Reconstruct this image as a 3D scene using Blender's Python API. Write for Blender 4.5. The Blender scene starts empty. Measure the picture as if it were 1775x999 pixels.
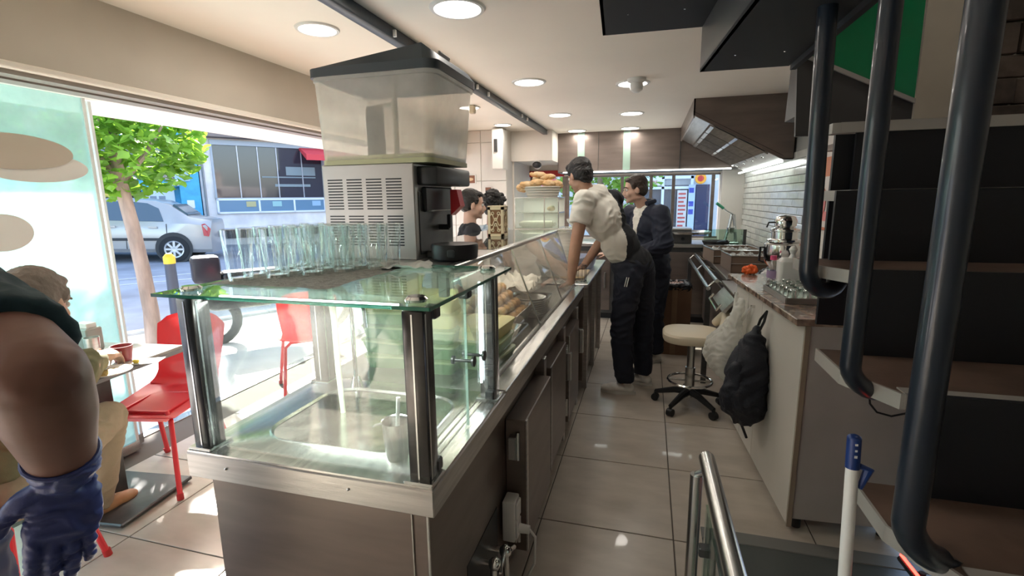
import bpy, bmesh, math, random
from mathutils import Vector, Matrix, noise
random.seed(7)
PI=math.pi
V=Vector
scn=bpy.context.scene
# ---------------------------------------------------------------- camera
F=845.0
v1=V(((1125-887.5)/F,(499.5-343)/F,-1)).normalized()
up=-V(((950-887.5)/F,-(5000-499.5)/F,-1)); up=(up-v1*up.dot(v1)).normalized()
rt=v1.cross(up)
RM=Matrix((rt,v1,up))                       # world <- camera
CAM=V((0,0,1.5))
cd=bpy.data.cameras.new('camera'); cam=bpy.data.objects.new('camera',cd); scn.collection.objects.link(cam)
cam.matrix_world=Matrix.Translation(CAM)@RM.to_4x4()
cd.sensor_width=36; cd.lens=F/1775*36; cd.clip_start=0.02; cd.clip_end=300
scn.camera=cam
scn.cycles.transparent_max_bounces=40; scn.cycles.max_bounces=12
# ---------------------------------------------------------------- view, world, sun
scn.view_settings.view_transform='Standard'; scn.view_settings.look='None'
scn.view_settings.gamma=1; scn.view_settings.use_curve_mapping=False
scn.view_settings.exposure=0.0
SUN_DIR=V((-0.73,0.68,0.0)).normalized(); SUN_EL=math.radians(34)
w=bpy.data.worlds.new('world'); scn.world=w; w.use_nodes=True
nt=w.node_tree; nt.nodes.clear()
sky=nt.nodes.new('ShaderNodeTexSky'); sky.sky_type='NISHITA'; sky.sun_disc=False
sky.sun_elevation=SUN_EL; sky.sun_rotation=math.atan2(SUN_DIR.x,SUN_DIR.y); sky.air_density=1.0; sky.dust_density=2.5
bg=nt.nodes.new('ShaderNodeBackground'); bg.inputs[1].default_value=1.05
wo=nt.nodes.new('ShaderNodeOutputWorld'); nt.links.new(sky.outputs[0],bg.inputs[0]); nt.links.new(bg.outputs[0],wo.inputs[0])
sd=V((SUN_DIR.x*math.cos(SUN_EL),SUN_DIR.y*math.cos(SUN_EL),math.sin(SUN_EL)))
sl=bpy.data.lights.new('sun','SUN'); sl.energy=25.0; sl.angle=0.012; sl.color=(1,0.95,0.88)
so=bpy.data.objects.new('sun',sl); scn.collection.objects.link(so); so.rotation_euler=sd.to_track_quat('Z','Y').to_euler(); so.location=sd*30
DOWNLIGHT_W=3.6
DOWNLIGHTS=[(-1.53,2.14,.085),(-.81,2.10,.1),(-.83,3.48,.1),(-.14,3.75,.1),(-1.55,4.23,.085),(-.86,4.88,.1),(-.19,5.02,.1),(-1.56,5.3,.085),(-.86,6.05,.1),(-.24,6.05,.1)]
CEIL=2.3
def lamp(loc,r,e,col=(1,.93,.84),rot=None,shape='DISK',sy=None):
    l=bpy.data.lights.new('lamp_light','AREA'); l.shape=shape; l.size=r*2; l.energy=e; l.color=col
    if sy: l.size=r; l.size_y=sy
    o=bpy.data.objects.new('lamp_light',l); scn.collection.objects.link(o); o.location=loc
    if rot: o.rotation_euler=rot
    return o
# ---------------------------------------------------------------- pixel -> world aids (1775x999 photograph frame)
def ray(px,py): return RM@V(((px-887.5)/F,-(py-499.5)/F,-1))
def PZ(px,py,z): d=ray(px,py); return CAM+d*((z-1.5)/d.z)
def PY(px,py,y): d=ray(px,py); return CAM+d*(y/d.y)
def PX(px,py,x): d=ray(px,py); return CAM+d*(x/d.x)
# ---------------------------------------------------------------- materials
MATS={}
def mat(name,col,rough=.5,metal=0.,var=.0,vscale=6.,bump=0.,bscale=60.,stretch=None,emis=0.,trans=0.,coat=0.,ior=1.45,col2=None,alpha=1.,spec=None,bdist=.01,sss=0.,lo=.35,hi=.65):
    if name in MATS: return MATS[name]
    m=bpy.data.materials.new(name); m.use_nodes=True; t=m.node_tree; b=t.nodes['Principled BSDF']
    c=(*col,1)
    b.inputs['Base Color'].default_value=c; b.inputs['Roughness'].default_value=rough; b.inputs['Metallic'].default_value=metal
    b.inputs['IOR'].default_value=ior; b.inputs['Transmission Weight'].default_value=trans; b.inputs['Coat Weight'].default_value=coat
    if spec is not None: b.inputs['Specular IOR Level'].default_value=spec
    if sss: b.inputs['Subsurface Weight'].default_value=sss; b.inputs['Subsurface Radius'].default_value=(.02,.008,.005)
    b.inputs['Alpha'].default_value=alpha
    if emis: b.inputs['Emission Color'].default_value=c; b.inputs['Emission Strength'].default_value=emis
    co=None
    if var or bump or col2:
        tc=t.nodes.new('ShaderNodeTexCoord'); mp=t.nodes.new('ShaderNodeMapping'); t.links.new(tc.outputs['Object'],mp.inputs[0])
        if stretch: mp.inputs['Scale'].default_value=stretch
    if var or col2:
        n=t.nodes.new('ShaderNodeTexNoise'); n.inputs['Scale'].default_value=vscale; n.inputs['Detail'].default_value=6
        t.links.new(mp.outputs[0],n.inputs['Vector'])
        r=t.nodes.new('ShaderNodeValToRGB'); r.color_ramp.elements[0].position=lo; r.color_ramp.elements[1].position=hi
        if col2: r.color_ramp.elements[0].color=(*col2,1); r.color_ramp.elements[1].color=c
        else:
            r.color_ramp.elements[0].color=tuple(max(0,x*(1-var)) for x in col)+(1,); r.color_ramp.elements[1].color=tuple(min(1,x*(1+var)) for x in col)+(1,)
        t.links.new(n.outputs[0],r.inputs[0]); t.links.new(r.outputs[0],b.inputs['Base Color'])
    if bump:
        n=t.nodes.new('ShaderNodeTexNoise'); n.inputs['Scale'].default_value=bscale; n.inputs['Detail'].default_value=4
        t.links.new(mp.outputs[0],n.inputs['Vector'])
        bp=t.nodes.new('ShaderNodeBump'); bp.inputs['Strength'].default_value=bump; bp.inputs['Distance'].default_value=bdist
        t.links.new(n.outputs[0],bp.inputs['Height']); t.links.new(bp.outputs[0],b.inputs['Normal'])
    MATS[name]=m; return m
def thin_glass(name,tint=(.96,.985,.975),refl=1.0,haze=0.,hazecol=(1,1,1),rough=.0,blend=.12,power=5):
    """thin pane: clear straight-through with Fresnel-like reflection; haze = share of frosted / dusty scattering"""
    if name in MATS: return MATS[name]
    m=bpy.data.materials.new(name); m.use_nodes=True; t=m.node_tree; t.nodes.clear()
    N=t.nodes.new; L=t.links.new
    out=N('ShaderNodeOutputMaterial'); tr=N('ShaderNodeBsdfTransparent'); tr.inputs[0].default_value=(*tint,1)
    gl=N('ShaderNodeBsdfGlossy'); gl.inputs['Roughness'].default_value=rough; gl.inputs[0].default_value=(refl,refl,refl,1)
    lw=N('ShaderNodeLayerWeight'); lw.inputs[0].default_value=.5
    pw=N('ShaderNodeMath'); pw.operation='POWER'; pw.inputs[1].default_value=power; L(lw.outputs['Facing'],pw.inputs[0])
    ma=N('ShaderNodeMath'); ma.operation='MULTIPLY_ADD'; ma.use_clamp=True; ma.inputs[1].default_value=.9; ma.inputs[2].default_value=.04+blend*.12; L(pw.outputs[0],ma.inputs[0])
    mx=N('ShaderNodeMixShader'); L(ma.outputs[0],mx.inputs[0]); L(tr.outputs[0],mx.inputs[1]); L(gl.outputs[0],mx.inputs[2])
    last=mx
    if haze:
        tl=N('ShaderNodeBsdfTranslucent'); tl.inputs[0].default_value=(*hazecol,1)
        df=N('ShaderNodeBsdfDiffuse'); df.inputs[0].default_value=(*hazecol,1)
        a=N('ShaderNodeMixShader'); a.inputs[0].default_value=.5; L(tl.outputs[0],a.inputs[1]); L(df.outputs[0],a.inputs[2])
        tc=N('ShaderNodeTexCoord'); ns=N('ShaderNodeTexNoise'); ns.inputs['Scale'].default_value=5; ns.inputs['Detail'].default_value=5; L(tc.outputs['Object'],ns.inputs['Vector'])
        mr=N('ShaderNodeMapRange'); mr.inputs[1].default_value=.3; mr.inputs[2].default_value=.7; mr.inputs[3].default_value=haze*.75; mr.inputs[4].default_value=min(1,haze*1.2)
        L(ns.outputs[0],mr.inputs[0]); h=N('ShaderNodeMixShader'); L(mr.outputs[0],h.inputs[0]); L(mx.outputs[0],h.inputs[1]); L(a.outputs[0],h.inputs[2]); last=h
    L(last.outputs[0],out.inputs[0]); MATS[name]=m; return m
def emit(name,col,s):
    if name in MATS: return MATS[name]
    m=bpy.data.materials.new(name); m.use_nodes=True; t=m.node_tree; t.nodes.clear()
    e=t.nodes.new('ShaderNodeEmission'); e.inputs[0].default_value=(*col,1); e.inputs[1].default_value=s
    o=t.nodes.new('ShaderNodeOutputMaterial'); t.links.new(e.outputs[0],o.inputs[0]); MATS[name]=m; return m
steel=mat('brushed_steel',(.50,.48,.46),.30,.9,var=.12,vscale=5,bump=.05,bscale=30,stretch=(1,1,14))
steel_h=mat('brushed_steel_rail',(.62,.61,.59),.24,.95,var=.1,vscale=5,bump=.04,bscale=30,stretch=(14,1,14))
steel_brown=mat('dull_steel',(.21,.172,.152),.34,.75,var=.10,vscale=3,stretch=(1,1,6))
steel_dark=mat('dark_steel',(.09,.09,.09),.38,.7,var=.2,vscale=8)
chrome=mat('chrome',(.75,.75,.74),.12,1.)
satin=mat('satin_pipe_steel',(.55,.56,.55),.26,1.)
blackpl=mat('black_plastic',(.012,.013,.015),.38,bump=.02)
darkgreypl=mat('charcoal_plastic',(.05,.06,.068),.5)
white_pl=mat('white_plastic',(.72,.71,.68),.35)
paint_ceiling=mat('ceiling_paint',(.90,.835,.745),.75,var=.03,vscale=1.2,bump=.03,bscale=20)
paint_beige=mat('beam_paint',(.58,.52,.44),.6,var=.05,vscale=2)
paint_wall=mat('wall_paint',(.66,.61,.55),.6,var=.05,vscale=2)
track_grey=mat('track_grey',(.33,.29,.26),.5,.2)
glass=thin_glass('clear_glass')
glass_green=thin_glass('green_top_glass',(.84,.95,.90),1.0,haze=.10,hazecol=(.55,.72,.64),blend=.12)
glass_door=thin_glass('cabinet_glass',(.94,.98,.96),1.0,blend=.06,haze=.02)
glass_case=thin_glass('display_glass',(.93,.93,.91),1.0,haze=.10,hazecol=(.9,.85,.8),blend=.09)
glass_edge=mat('glass_edge_green',(.03,.20,.13),.15,trans=.3)
tumbler_m=thin_glass('tumbler_glass',(.955,.98,.97),1.0,blend=.8,power=1.9)
glass_haze=thin_glass('frosted_panel_glass',(.70,.93,.90),.8,haze=.42,hazecol=(.82,.95,.93),blend=.12)
win_dark=mat('dark_window',(.035,.03,.04),.06,spec=.8)
red_pl=mat('red_plastic',(.72,.035,.045),.36,coat=.2)
red_paint=mat('red_paint',(.5,.03,.03),.4)
tile_m=mat('floor_tile',(.53,.47,.40),.28,col2=(.39,.34,.285),vscale=3.2,stretch=(1,2.5,1),bump=.02,bscale=8,coat=.15,lo=.3,hi=.7)
grout=mat('grout',(.10,.085,.07),.8)
wtile=mat('wall_tile',(.70,.66,.61),.22,var=.04,vscale=2,coat=.2)
thin_tile=mat('thin_wall_tile',(.62,.62,.58),.16,var=.10,vscale=9,coat=.3)
asphalt=mat('asphalt',(.27,.285,.32),.85,var=.22,vscale=.9,bump=.3,bscale=60)
pave_m=mat('pavement',(.66,.63,.60),.8,var=.14,vscale=1.5,bump=.2,bscale=40)
def skinm(n,c): return mat(n,c,.5,var=.07,vscale=14,sss=.08)
# ---------------------------------------------------------------- mesh builder
class B:
    def __init__(s): s.bm=bmesh.new()
    def _fin(s,vs,M,bev=0,seg=1,mi=0):
        if M is not None: bmesh.ops.transform(s.bm,matrix=M,verts=vs)
        if bev:
            es=list({e for v in vs for e in v.link_edges})
            bmesh.ops.bevel(s.bm,geom=es,offset=bev,segments=seg,affect='EDGES',profile=.5)
        return s
    def box(s,c,d,rot=None,bev=0,seg=1):
        r=bmesh.ops.create_cube(s.bm,size=1); M=Matrix.Translation(c)@(rot.to_4x4() if rot else Matrix())@Matrix.Diagonal((*d,1))
        return s._fin(r['verts'],M,bev,seg)
    def bx(s,x0,x1,y0,y1,z0,z1,bev=0,seg=1): return s.box(((x0+x1)/2,(y0+y1)/2,(z0+z1)/2),(abs(x1-x0),abs(y1-y0),abs(z1-z0)),None,bev,seg)
    def cyl(s,p0,p1,r0,r1=None,n=16,cap=True):
        p0=V(p0);p1=V(p1); r1=r0 if r1 is None else r1; d=p1-p0
        r=bmesh.ops.create_cone(s.bm,cap_ends=cap,segments=n,radius1=r0,radius2=r1,depth=d.length)
        M=Matrix.Translation((p0+p1)/2)@d.to_track_quat('Z','Y').to_matrix().to_4x4(); bmesh.ops.transform(s.bm,matrix=M,verts=r['verts']); return s
    def ell(s,c,rad,rot=None,sub=2):
        r=bmesh.ops.create_icosphere(s.bm,subdivisions=sub,radius=1)
        if not hasattr(rad,'__len__'): rad=(rad,)*3
        M=Matrix.Translation(c)@(rot.to_4x4() if rot else Matrix())@Matrix.Diagonal((*rad,1)); bmesh.ops.transform(s.bm,matrix=M,verts=r['verts']); return s
    def cap(s,p0,r0,p1,r1):
        s.ell(p0,r0);s.ell(p1,r1);s.cyl(p0,p1,r0,r1,n=20); return s
    def chain(s,pts):
        for (a,ra),(b,rb) in zip(pts,pts[1:]): s.cap(a,ra,b,rb)
        return s
    def tube(s,pts,r,n=10,closed=False,rad=None):
        pts=[V(p) for p in pts]; rings=[]; N=len(pts); prev=None
        for i,p in enumerate(pts):
            if closed: t=(pts[(i+1)%N]-pts[i-1])
            else: t=pts[min(i+1,N-1)]-pts[max(i-1,0)]
            t.normalize()
            if prev is None: a=t.orthogonal().normalized()
            else:
                a=prev-t*prev.dot(t); a.normalize()
            prev=a; b=t.cross(a); rr=rad[i] if rad else r
            rings.append([s.bm.verts.new(p+(a*math.cos(2*PI*k/n)+b*math.sin(2*PI*k/n))*rr) for k in range(n)])
        for i in range(N if closed else N-1):
            A=rings[i];Bq=rings[(i+1)%N]
            for k in range(n): s.bm.faces.new((A[k],A[(k+1)%n],Bq[(k+1)%n],Bq[k]))
        if not closed: s.bm.faces.new(rings[0][::-1]); s.bm.faces.new(rings[-1])
        return s
    def lathe(s,prof,c=(0,0,0),n=24,axis=None,flute=0,fl_amp=0,fz=(0,0)):
        c=V(c); M=axis.to_4x4() if axis else Matrix(); rings=[]
        for (r,z) in prof:
            if r<1e-6: rings.append([s.bm.verts.new(c+M@V((0,0,z)))]); continue
            ring=[]
            for k in range(n):
                a=2*PI*k/n; rr=r
                if flute and fz[0]<=z<=fz[1]: rr=r*(1-fl_amp*(.5+.5*math.cos(flute*a)))
                ring.append(s.bm.verts.new(c+M@V((rr*math.cos(a),rr*math.sin(a),z))))
            rings.append(ring)
        for A,Bq in zip(rings,rings[1:]):
            if len(A)==1 and len(Bq)==1: continue
            for k in range(n):
                k2=(k+1)%n
                if len(A)==1: s.bm.faces.new((A[0],Bq[k],Bq[k2]))
                elif len(Bq)==1: s.bm.faces.new((A[k],A[k2],Bq[0]))
                else: s.bm.faces.new((A[k],A[k2],Bq[k2],Bq[k]))
        return s
    def prism(s,pts,ext):
        pts=[V(p) for p in pts]; ext=V(ext); a=[s.bm.verts.new(p) for p in pts]; b=[s.bm.verts.new(p+ext) for p in pts]; n=len(pts)
        s.bm.faces.new(a[::-1]); s.bm.faces.new(b)
        for i in range(n): s.bm.faces.new((a[i],a[(i+1)%n],b[(i+1)%n],b[i]))
        return s
    def loft(s,rings,close=True,caps=True):
        R=[[s.bm.verts.new(p) for p in r] for r in rings]; n=len(R[0])
        for A,Bq in zip(R,R[1:]):
            for k in range(n if close else n-1): s.bm.faces.new((A[k],A[(k+1)%n],Bq[(k+1)%n],Bq[k]))
        if caps and close: s.bm.faces.new(R[0][::-1]); s.bm.faces.new(R[-1])
        return s
    def grid(s,fn,nu,nv):
        G=[[s.bm.verts.new(fn(i/nu,j/nv)) for j in range(nv+1)] for i in range(nu+1)]
        for i in range(nu):
            for j in range(nv): s.bm.faces.new((G[i][j],G[i+1][j],G[i+1][j+1],G[i][j+1]))
        return s
WM={}
def link(name,me,m,parent=None,world=True,smooth=True):
    o=bpy.data.objects.new(name,me); scn.collection.objects.link(o)
    if m:
        for x in (m if isinstance(m,(list,tuple)) else [m]): me.materials.append(x)
    if parent is not None:
        if world: me.transform(WM.get(parent.name,Matrix()).inverted())
        o.parent=parent; WM[o.name]=WM.get(parent.name,Matrix())
    return o
def obj(name,b,m,parent=None,world=True,smooth=True,ang=35):
    bm=b.bm if isinstance(b,B) else b
    bmesh.ops.recalc_face_normals(bm,faces=bm.faces)
    me=bpy.data.meshes.new(name); bm.to_mesh(me); bm.free()
    if smooth:
        me.polygons.foreach_set('use_smooth',[True]*len(me.polygons))
        me.set_sharp_from_angle(angle=math.radians(ang))
    return link(name,me,m,parent,world)
def thing(name,label,cat,loc=(0,0,0),rotz=0,group=None):
    o=bpy.data.objects.new(name,None); scn.collection.objects.link(o); o.empty_display_size=.05
    o.location=loc; o.rotation_euler=(0,0,rotz); WM[o.name]=Matrix.Translation(loc)@Matrix.Rotation(rotz,4,'Z')
    return tag(o,label,cat,group)
def tag(o,label,cat,group=None,kind=None):
    o['label']=label; o['category']=cat
    if group: o['group']=group
    if kind: o['kind']=kind
    return o
def struct(o): o['kind']='structure'; return o
def dup(root,loc,rotz=None,label=None,group=None):
    def cp(o,par):
        c=o.copy(); scn.collection.objects.link(c)
        if par: c.parent=par
        for ch in o.children: cp(ch,c)
        return c
    r=cp(root,None); r.location=loc
    if rotz is not None: r.rotation_euler=(0,0,rotz)
    if label: r['label']=label
    if group: r['group']=group
    return r
def inst(name,src,loc,parent,rot=None):
    c=bpy.data.objects.new(name,src.data); scn.collection.objects.link(c); c.parent=parent; c.location=loc
    if rot: c.rotation_euler=rot
    return c
def text(name,s,size,loc,rot,m,parent,ext=.001,align='CENTER'):
    cu=bpy.data.curves.new(name,'FONT'); cu.body=s; cu.size=size; cu.extrude=ext; cu.align_x=align; cu.align_y='CENTER'; cu.resolution_u=3
    t=bpy.data.objects.new('tmp_text',cu); scn.collection.objects.link(t); t.matrix_world=Matrix.Translation(loc)@rot.to_4x4()
    dg=bpy.context.evaluated_depsgraph_get(); me=bpy.data.meshes.new_from_object(t.evaluated_get(dg)); me.transform(t.matrix_world); me.materials.clear()
    bpy.data.objects.remove(t); me.name=name
    return link(name,me,m,parent)
def remesh(b,vox,it=4,wr=0,ws=9.,fac=.5):
    """fuse overlapping solids into one continuous skin, smooth it, optional cloth wrinkles"""
    bm=b.bm; me=bpy.data.meshes.new('tmp_mesh'); bm.to_mesh(me); bm.free()
    o=bpy.data.objects.new('tmp_obj',me); scn.collection.objects.link(o)
    r=o.modifiers.new('r','REMESH'); r.mode='VOXEL'; r.voxel_size=vox; r.use_smooth_shade=True
    s=o.modifiers.new('s','SMOOTH'); s.iterations=it; s.factor=fac
    dg=bpy.context.evaluated_depsgraph_get(); m2=bpy.data.meshes.new_from_object(o.evaluated_get(dg))
    bpy.data.objects.remove(o); bpy.data.meshes.remove(me)
    if wr:
        m2.update(); ns=[v.normal.copy() for v in m2.vertices]
        for v,n in zip(m2.vertices,ns):
            p=v.co*ws; q=V((p.x,p.y,p.z*1.9)); a=noise.noise(q+V((3*noise.noise(p*.5),0,2*noise.noise(p*.5+V((9,9,9))))))
            v.co+=n*(wr*(1-2*abs(a)*1.6))
    m2.polygons.foreach_set('use_smooth',[True]*len(m2.polygons))
    return m2
def ax(z,x):
    """rotation whose local Z is z and local X close to x"""
    z=V(z).normalized(); x=V(x); x=(x-z*x.dot(z)).normalized(); y=z.cross(x); return Matrix((x,y,z)).transposed()
#===================================================================== STRUCTURE
# floor with individual tiles
fl=struct(obj('floor',B().bx(-3.12,2.8,-1.2,6.7,-.12,-.004),grout))
T=.6; src=None
for i in range(-6,5):
    for j in range(-3,12):
        x0=.16+i*T; y0=.85+(j-2)*T
        if x0+T>2.8 or y0<-1 or y0+T>6.75 or x0<-3.12: continue
        if src is None:
            src=obj('tile',B().box((T/2,T/2,-.012),(T-.006,T-.006,.024),bev=.0015),tile_m,fl,world=False); src.location=(x0,y0,0)
        else: inst('tile',src,(x0,y0,0),fl)
struct(obj('trim_1',B().bx(-3.2,-3.12,-1.2,6.7,-.1,.004,bev=.002),steel_h))        # threshold rail of the open front
# ceiling with the stair opening
ce=B(); ce.bx(-2.3,.62,-1.2,6.9,CEIL,CEIL+.1); ce.bx(.62,1.3,3.05,6.9,CEIL,CEIL+.1)
struct(obj('ceiling',ce,paint_ceiling))
# left side: deep beige beam over the open shop front, with the sliding track below it
wl=B(); wl.bx(-2.34,-2.14,-1.2,5.6,1.98,2.6)
wl=struct(obj('wall_left',wl,paint_beige))
tr=B(); tr.bx(-2.2,-2.13,-1.2,5.6,1.968,1.99,bev=.004)
obj('bead',tr,paint_ceiling,wl)
tr=B(); tr.bx(-2.23,-2.165,-1.2,5.6,1.952,1.98); tr.bx(-2.29,-2.23,-1.2,5.6,1.945,1.98); tr.bx(-2.34,-2.29,-1.2,5.6,1.952,1.98)
obj('sliding_track',tr,track_grey,wl)
# outside soffit and upper storeys of this building
sf=B(); sf.bx(-3.55,-2.34,-2.,5.9,2.08,2.2); sf.bx(-3.55,-2.36,-2,5.9,2.2,2.6)
struct(obj('trim_2',sf,paint_ceiling))
# rear left tiled pier
wb=B(); wb.bx(-2.55,-1.62,5.64,5.9,0,CEIL)
wb.bx(-3.1,-1.12,6.72,6.9,1.86,CEIL); wb.bx(-1.62,-1.12,5.85,6.72,1.95,CEIL)
wb.bx(-1.66,-1.60,5.9,6.9,0,CEIL)
wb.bx(-1.6,1.12,6.72,6.9,0,.98); wb.bx(.86,1.3,6.6,6.9,0,CEIL); wb.bx(-1.2,.9,6.72,6.9,1.80,CEIL)
wb.bx(-3.1,-2.55,5.64,5.9,1.9,CEIL)
wbo=struct(obj('wall_back',wb,paint_wall))
src=None; 
cols=[(-2.55,-2.27),(-2.27,-1.93),(-1.93,-1.62)]; rows=[(0,.42),(.42,.84),(.84,1.26),(1.26,1.86),(1.86,2.1),(2.1,2.3)]
rows=[(0,.55),(.55,1.2),(1.2,1.72),(1.72,2.16),(2.16,2.3)]
for a,b_ in cols:
    for c,d in rows: obj('tile',B().bx(a+.003,b_-.003,5.625,5.642,c+.003,d-.003,bev=.002),wtile,wbo)
# back window frames + panes
wn=B()
for x in (-1.08,-.35,.02,.30,.78): wn.bx(x-.02,x+.02,6.78,6.82,.98,1.80)
wn.bx(-1.1,.86,6.77,6.83,.96,1.0); wn.bx(-1.1,.86,6.77,6.83,1.78,1.82); 
w1=struct(obj('window_1',wn,steel_brown))
obj('pane',B().bx(-1.08,.84,6.797,6.803,1.0,1.78),glass,w1)
wn=B(); wn.bx(-1.6,-1.57,6.77,6.83,0,1.86); wn.bx(-1.15,-1.1,6.77,6.83,0,1.86); wn.bx(-1.6,-1.1,6.77,6.83,.0,.08)
w2=struct(obj('window_2',wn,steel_brown)); obj('pane',B().bx(-1.57,-1.15,6.797,6.803,.08,1.84),glass,w2)
obj('red_header',B().bx(-1.6,-1.12,6.7,6.76,1.80,1.88,bev=.004),red_paint,w2)
# far left door opening frame (behind the drink machine)
dn=B(); dn.bx(-2.62,-2.55,5.6,5.7,0,1.9); dn.bx(-3.1,-2.55,5.62,5.7,1.84,1.9); dn.bx(-3.1,-3.03,5.62,5.7,0,1.9)
d1=struct(obj('door_1',dn,steel_brown)); obj('door_glass',B().bx(-3.03,-2.62,5.65,5.66,.02,1.84),glass,d1)
# right kitchen wall with thin tiles
RW=1.12
wr=struct(obj('wall_right',B().bx(RW,RW+.12,3.0,6.7,0,CEIL),mat('tile_joint',(.30,.30,.28),.8)))
src=None; th=.062
for r in range(14):
    z=.98+r*th
    for k in range(9):
        y=3.98+k*.3+(.15 if r%2 else 0)
        if y+.3>6.71: continue
        if src is None: src=obj('tile',B().box((-.006,.15,th/2),(.012,.295,th-.006),bev=.0015),thin_tile,wr,world=False); src.location=(RW,y,z)
        else: inst('tile',src,(RW,y,z),wr)
obj('plaster',B().bx(RW-.014,RW,3.0,3.96,.95,CEIL),paint_wall,wr)
obj('power_outlet',B().bx(RW-.025,RW-.01,4.55,4.63,1.12,1.20,bev=.004),mat('brown_plastic',(.16,.10,.08),.4),wr)
# stair-well walls
sw=struct(obj('wall_stairwell',B().bx(1.24,2.8,2.95,3.02,1.0,3.6),mat('cream_paint',(.62,.56,.46),.6,var=.04)))
stone=mat('dark_stone',(.10,.075,.06),.7,var=.45,vscale=7,bump=.6,bscale=14)
sb=B(); random.seed(3)
zz=1.1
while zz<3.5:
    h=.10+random.random()*.07; xx=1.42
    while xx<2.8:
        l=.18+random.random()*.22; d=.02+random.random()*.03; xe=min(xx+l,2.8)
        if xe-xx>.03: obj('stone',B().bx(xx+.003,xe-.003,2.95-d,2.95,zz+.003,zz+h-.003,bev=.005),stone,sw)
        xx=xe
    zz+=h
struct(obj('wall_front',B().bx(-3.1,2.9,-1.3,-1.2,0,3.6),paint_wall))
struct(obj('wall_stairside',B().bx(2.8,2.9,-1.3,3.1,0,3.6),paint_wall))
struct(obj('trim_3',B().bx(.55,2.9,-1.3,3.1,3.5,3.6).bx(.56,.62,-1.2,3.05,CEIL+.1,3.5).bx(.56,1.24,3.03,3.1,CEIL+.1,3.5),paint_ceiling))   # upper floor slab above the stair opening
# ceiling beam / blue-black conduit running the length of the shop
r=B(); r.bx(-1.235,-1.175,-1.2,6.68,2.245,2.30,bev=.01,seg=2)
rod=tag(obj('ceiling_rail',r,mat('blue_black_paint',(.02,.032,.045),.35,bump=.05)),'long blue-black rail running along the ceiling above the counter','rail')
for y in (1.7,2.2,3.1,3.35,3.6,4.6,4.8,5.8,6.4): obj('clip',B().bx(-1.172,-1.158,y,y+.012,2.25,2.28),white_pl,rod)
# downlights
ringm=mat('downlight_ring',(.7,.68,.64),.3); disc=emit('downlight_disc',(1,.97,.92),9)
dl=['small round downlight nearest the beam, left of the ceiling rail','large round downlight nearest the camera, right of the ceiling rail','round downlight second in the row beside the ceiling rail','round downlight with the smoke detector in front of it','downlight left of the rail behind the drink machine, beside a small box','round downlight third in the row beside the ceiling rail','round downlight second in the right-hand row toward the hood','small downlight farthest back on the left of the rail','last downlight of the rail row, in front of the back hood','last downlight of the right-hand row, in front of the back hood']
for (x,y,r_),lb in zip(DOWNLIGHTS,dl):
    t=thing('downlight',lb,'ceiling light',(x,y,CEIL),group='round ceiling downlights')
    obj('ring',B().lathe([(r_*.98,-.001),(r_*1.0,-.009),(r_*1.14,-.008),(r_*1.2,-.0005)],(0,0,0),32),ringm,t,world=False)
    obj('diffuser',B().lathe([(r_*1.0,-.005),(0,-.006)],(0,0,0),32),disc,t,world=False)
    lamp((x,y,CEIL-.02),r_,DOWNLIGHT_W)
t=thing('smoke_detector','white dome smoke detector hanging from the ceiling beside a downlight','smoke detector',(-.11,3.62,CEIL))
obj('base',B().lathe([(0,0),(.062,-.001),(.062,-.018),(.04,-.03)],(0,0,0),24),white_pl,t,world=False)
obj('sensor_head',B().lathe([(.04,-.03),(.045,-.04),(.042,-.075),(.02,-.09),(0,-.092)],(0,0,0),24),white_pl,t,world=False)
t=thing('ceiling_sensor','small beige box sensor on the ceiling behind the drink machine','sensor',(-1.49,4.15,CEIL))
obj('housing',B().box((0,0,-.035),(.05,.05,.07),bev=.008),mat('beige_plastic',(.55,.47,.33),.4),t,world=False)
t=thing('ceiling_vent','slotted metal air vent in the ceiling near the staircase','vent',(-.25,1.72,CEIL))
obj('frame',B().bx(-.22,.22,-.03,.09,-.006,0,bev=.002),steel_brown,t,world=False)
for k in range(5): obj('slat',B().box((-.15+k*.075,.03,-.012),(.055,.07,.004),Matrix.Rotation(.4,3,'Y')),steel_dark,t,world=False)
#===================================================================== STREET
def hroad(x,y): return .068*max(0,-x-12.3)
st=B(); st.grid(lambda u,v:(V((-45+u*60,-25+v*60,0))+V((0,0,hroad(-45+u*60,0)-.02))),30,6)
struct(obj('road',st,asphalt))
pv=B(); pv.prism([(-3.2,-8,-.015),(-5.6,-8,-.015),(-5.6,0,-.015),(-5.9,3.9,-.015),(-4.6,6.2,-.015),(-3.0,9.5,-.015),(3.5,9.5,-.015),(3.5,6.9,-.015),(-3.2,6.9,-.015)],(0,0,.015))
pvo=struct(obj('pavement',pv,pave_m))
kb=B(); K=[(-5.6,-8,0),(-5.6,0,0),(-5.9,3.9,0),(-4.6,6.2,0),(-3,9.5,0)]
kerb_m=mat('kerb_stone',(.55,.54,.52),.8,var=.1)
for a,b_ in zip(K,K[1:]):
    a=V(a);b_=V(b_); n=max(1,int((b_-a).length/.8)); d=(b_-a)/n
    for k in range(n):
        c=a+d*(k+.5); obj('kerb_stone',B().box(c+V((0,0,-.01)),(.14,d.length-.01,.09),Matrix.Rotation(math.atan2(d.y,d.x)-PI/2,3,'Z'),bev=.012),kerb_m,pvo)
ln=B(); 
d=V((.618,.786,0)); c=V((-9.1,7.5,-.014)); 
for q in (0,1):
    o_=V((-.786*.9*q,.618*.9*q,0)); ln.box(c+o_+V((0,0,.0)),(.07,9,.006),Matrix.Rotation(math.atan2(d.y,d.x)-PI/2,3,'Z'))
struct(obj('trim_4',ln,mat('road_paint',(.6,.6,.6),.7)))
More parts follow.
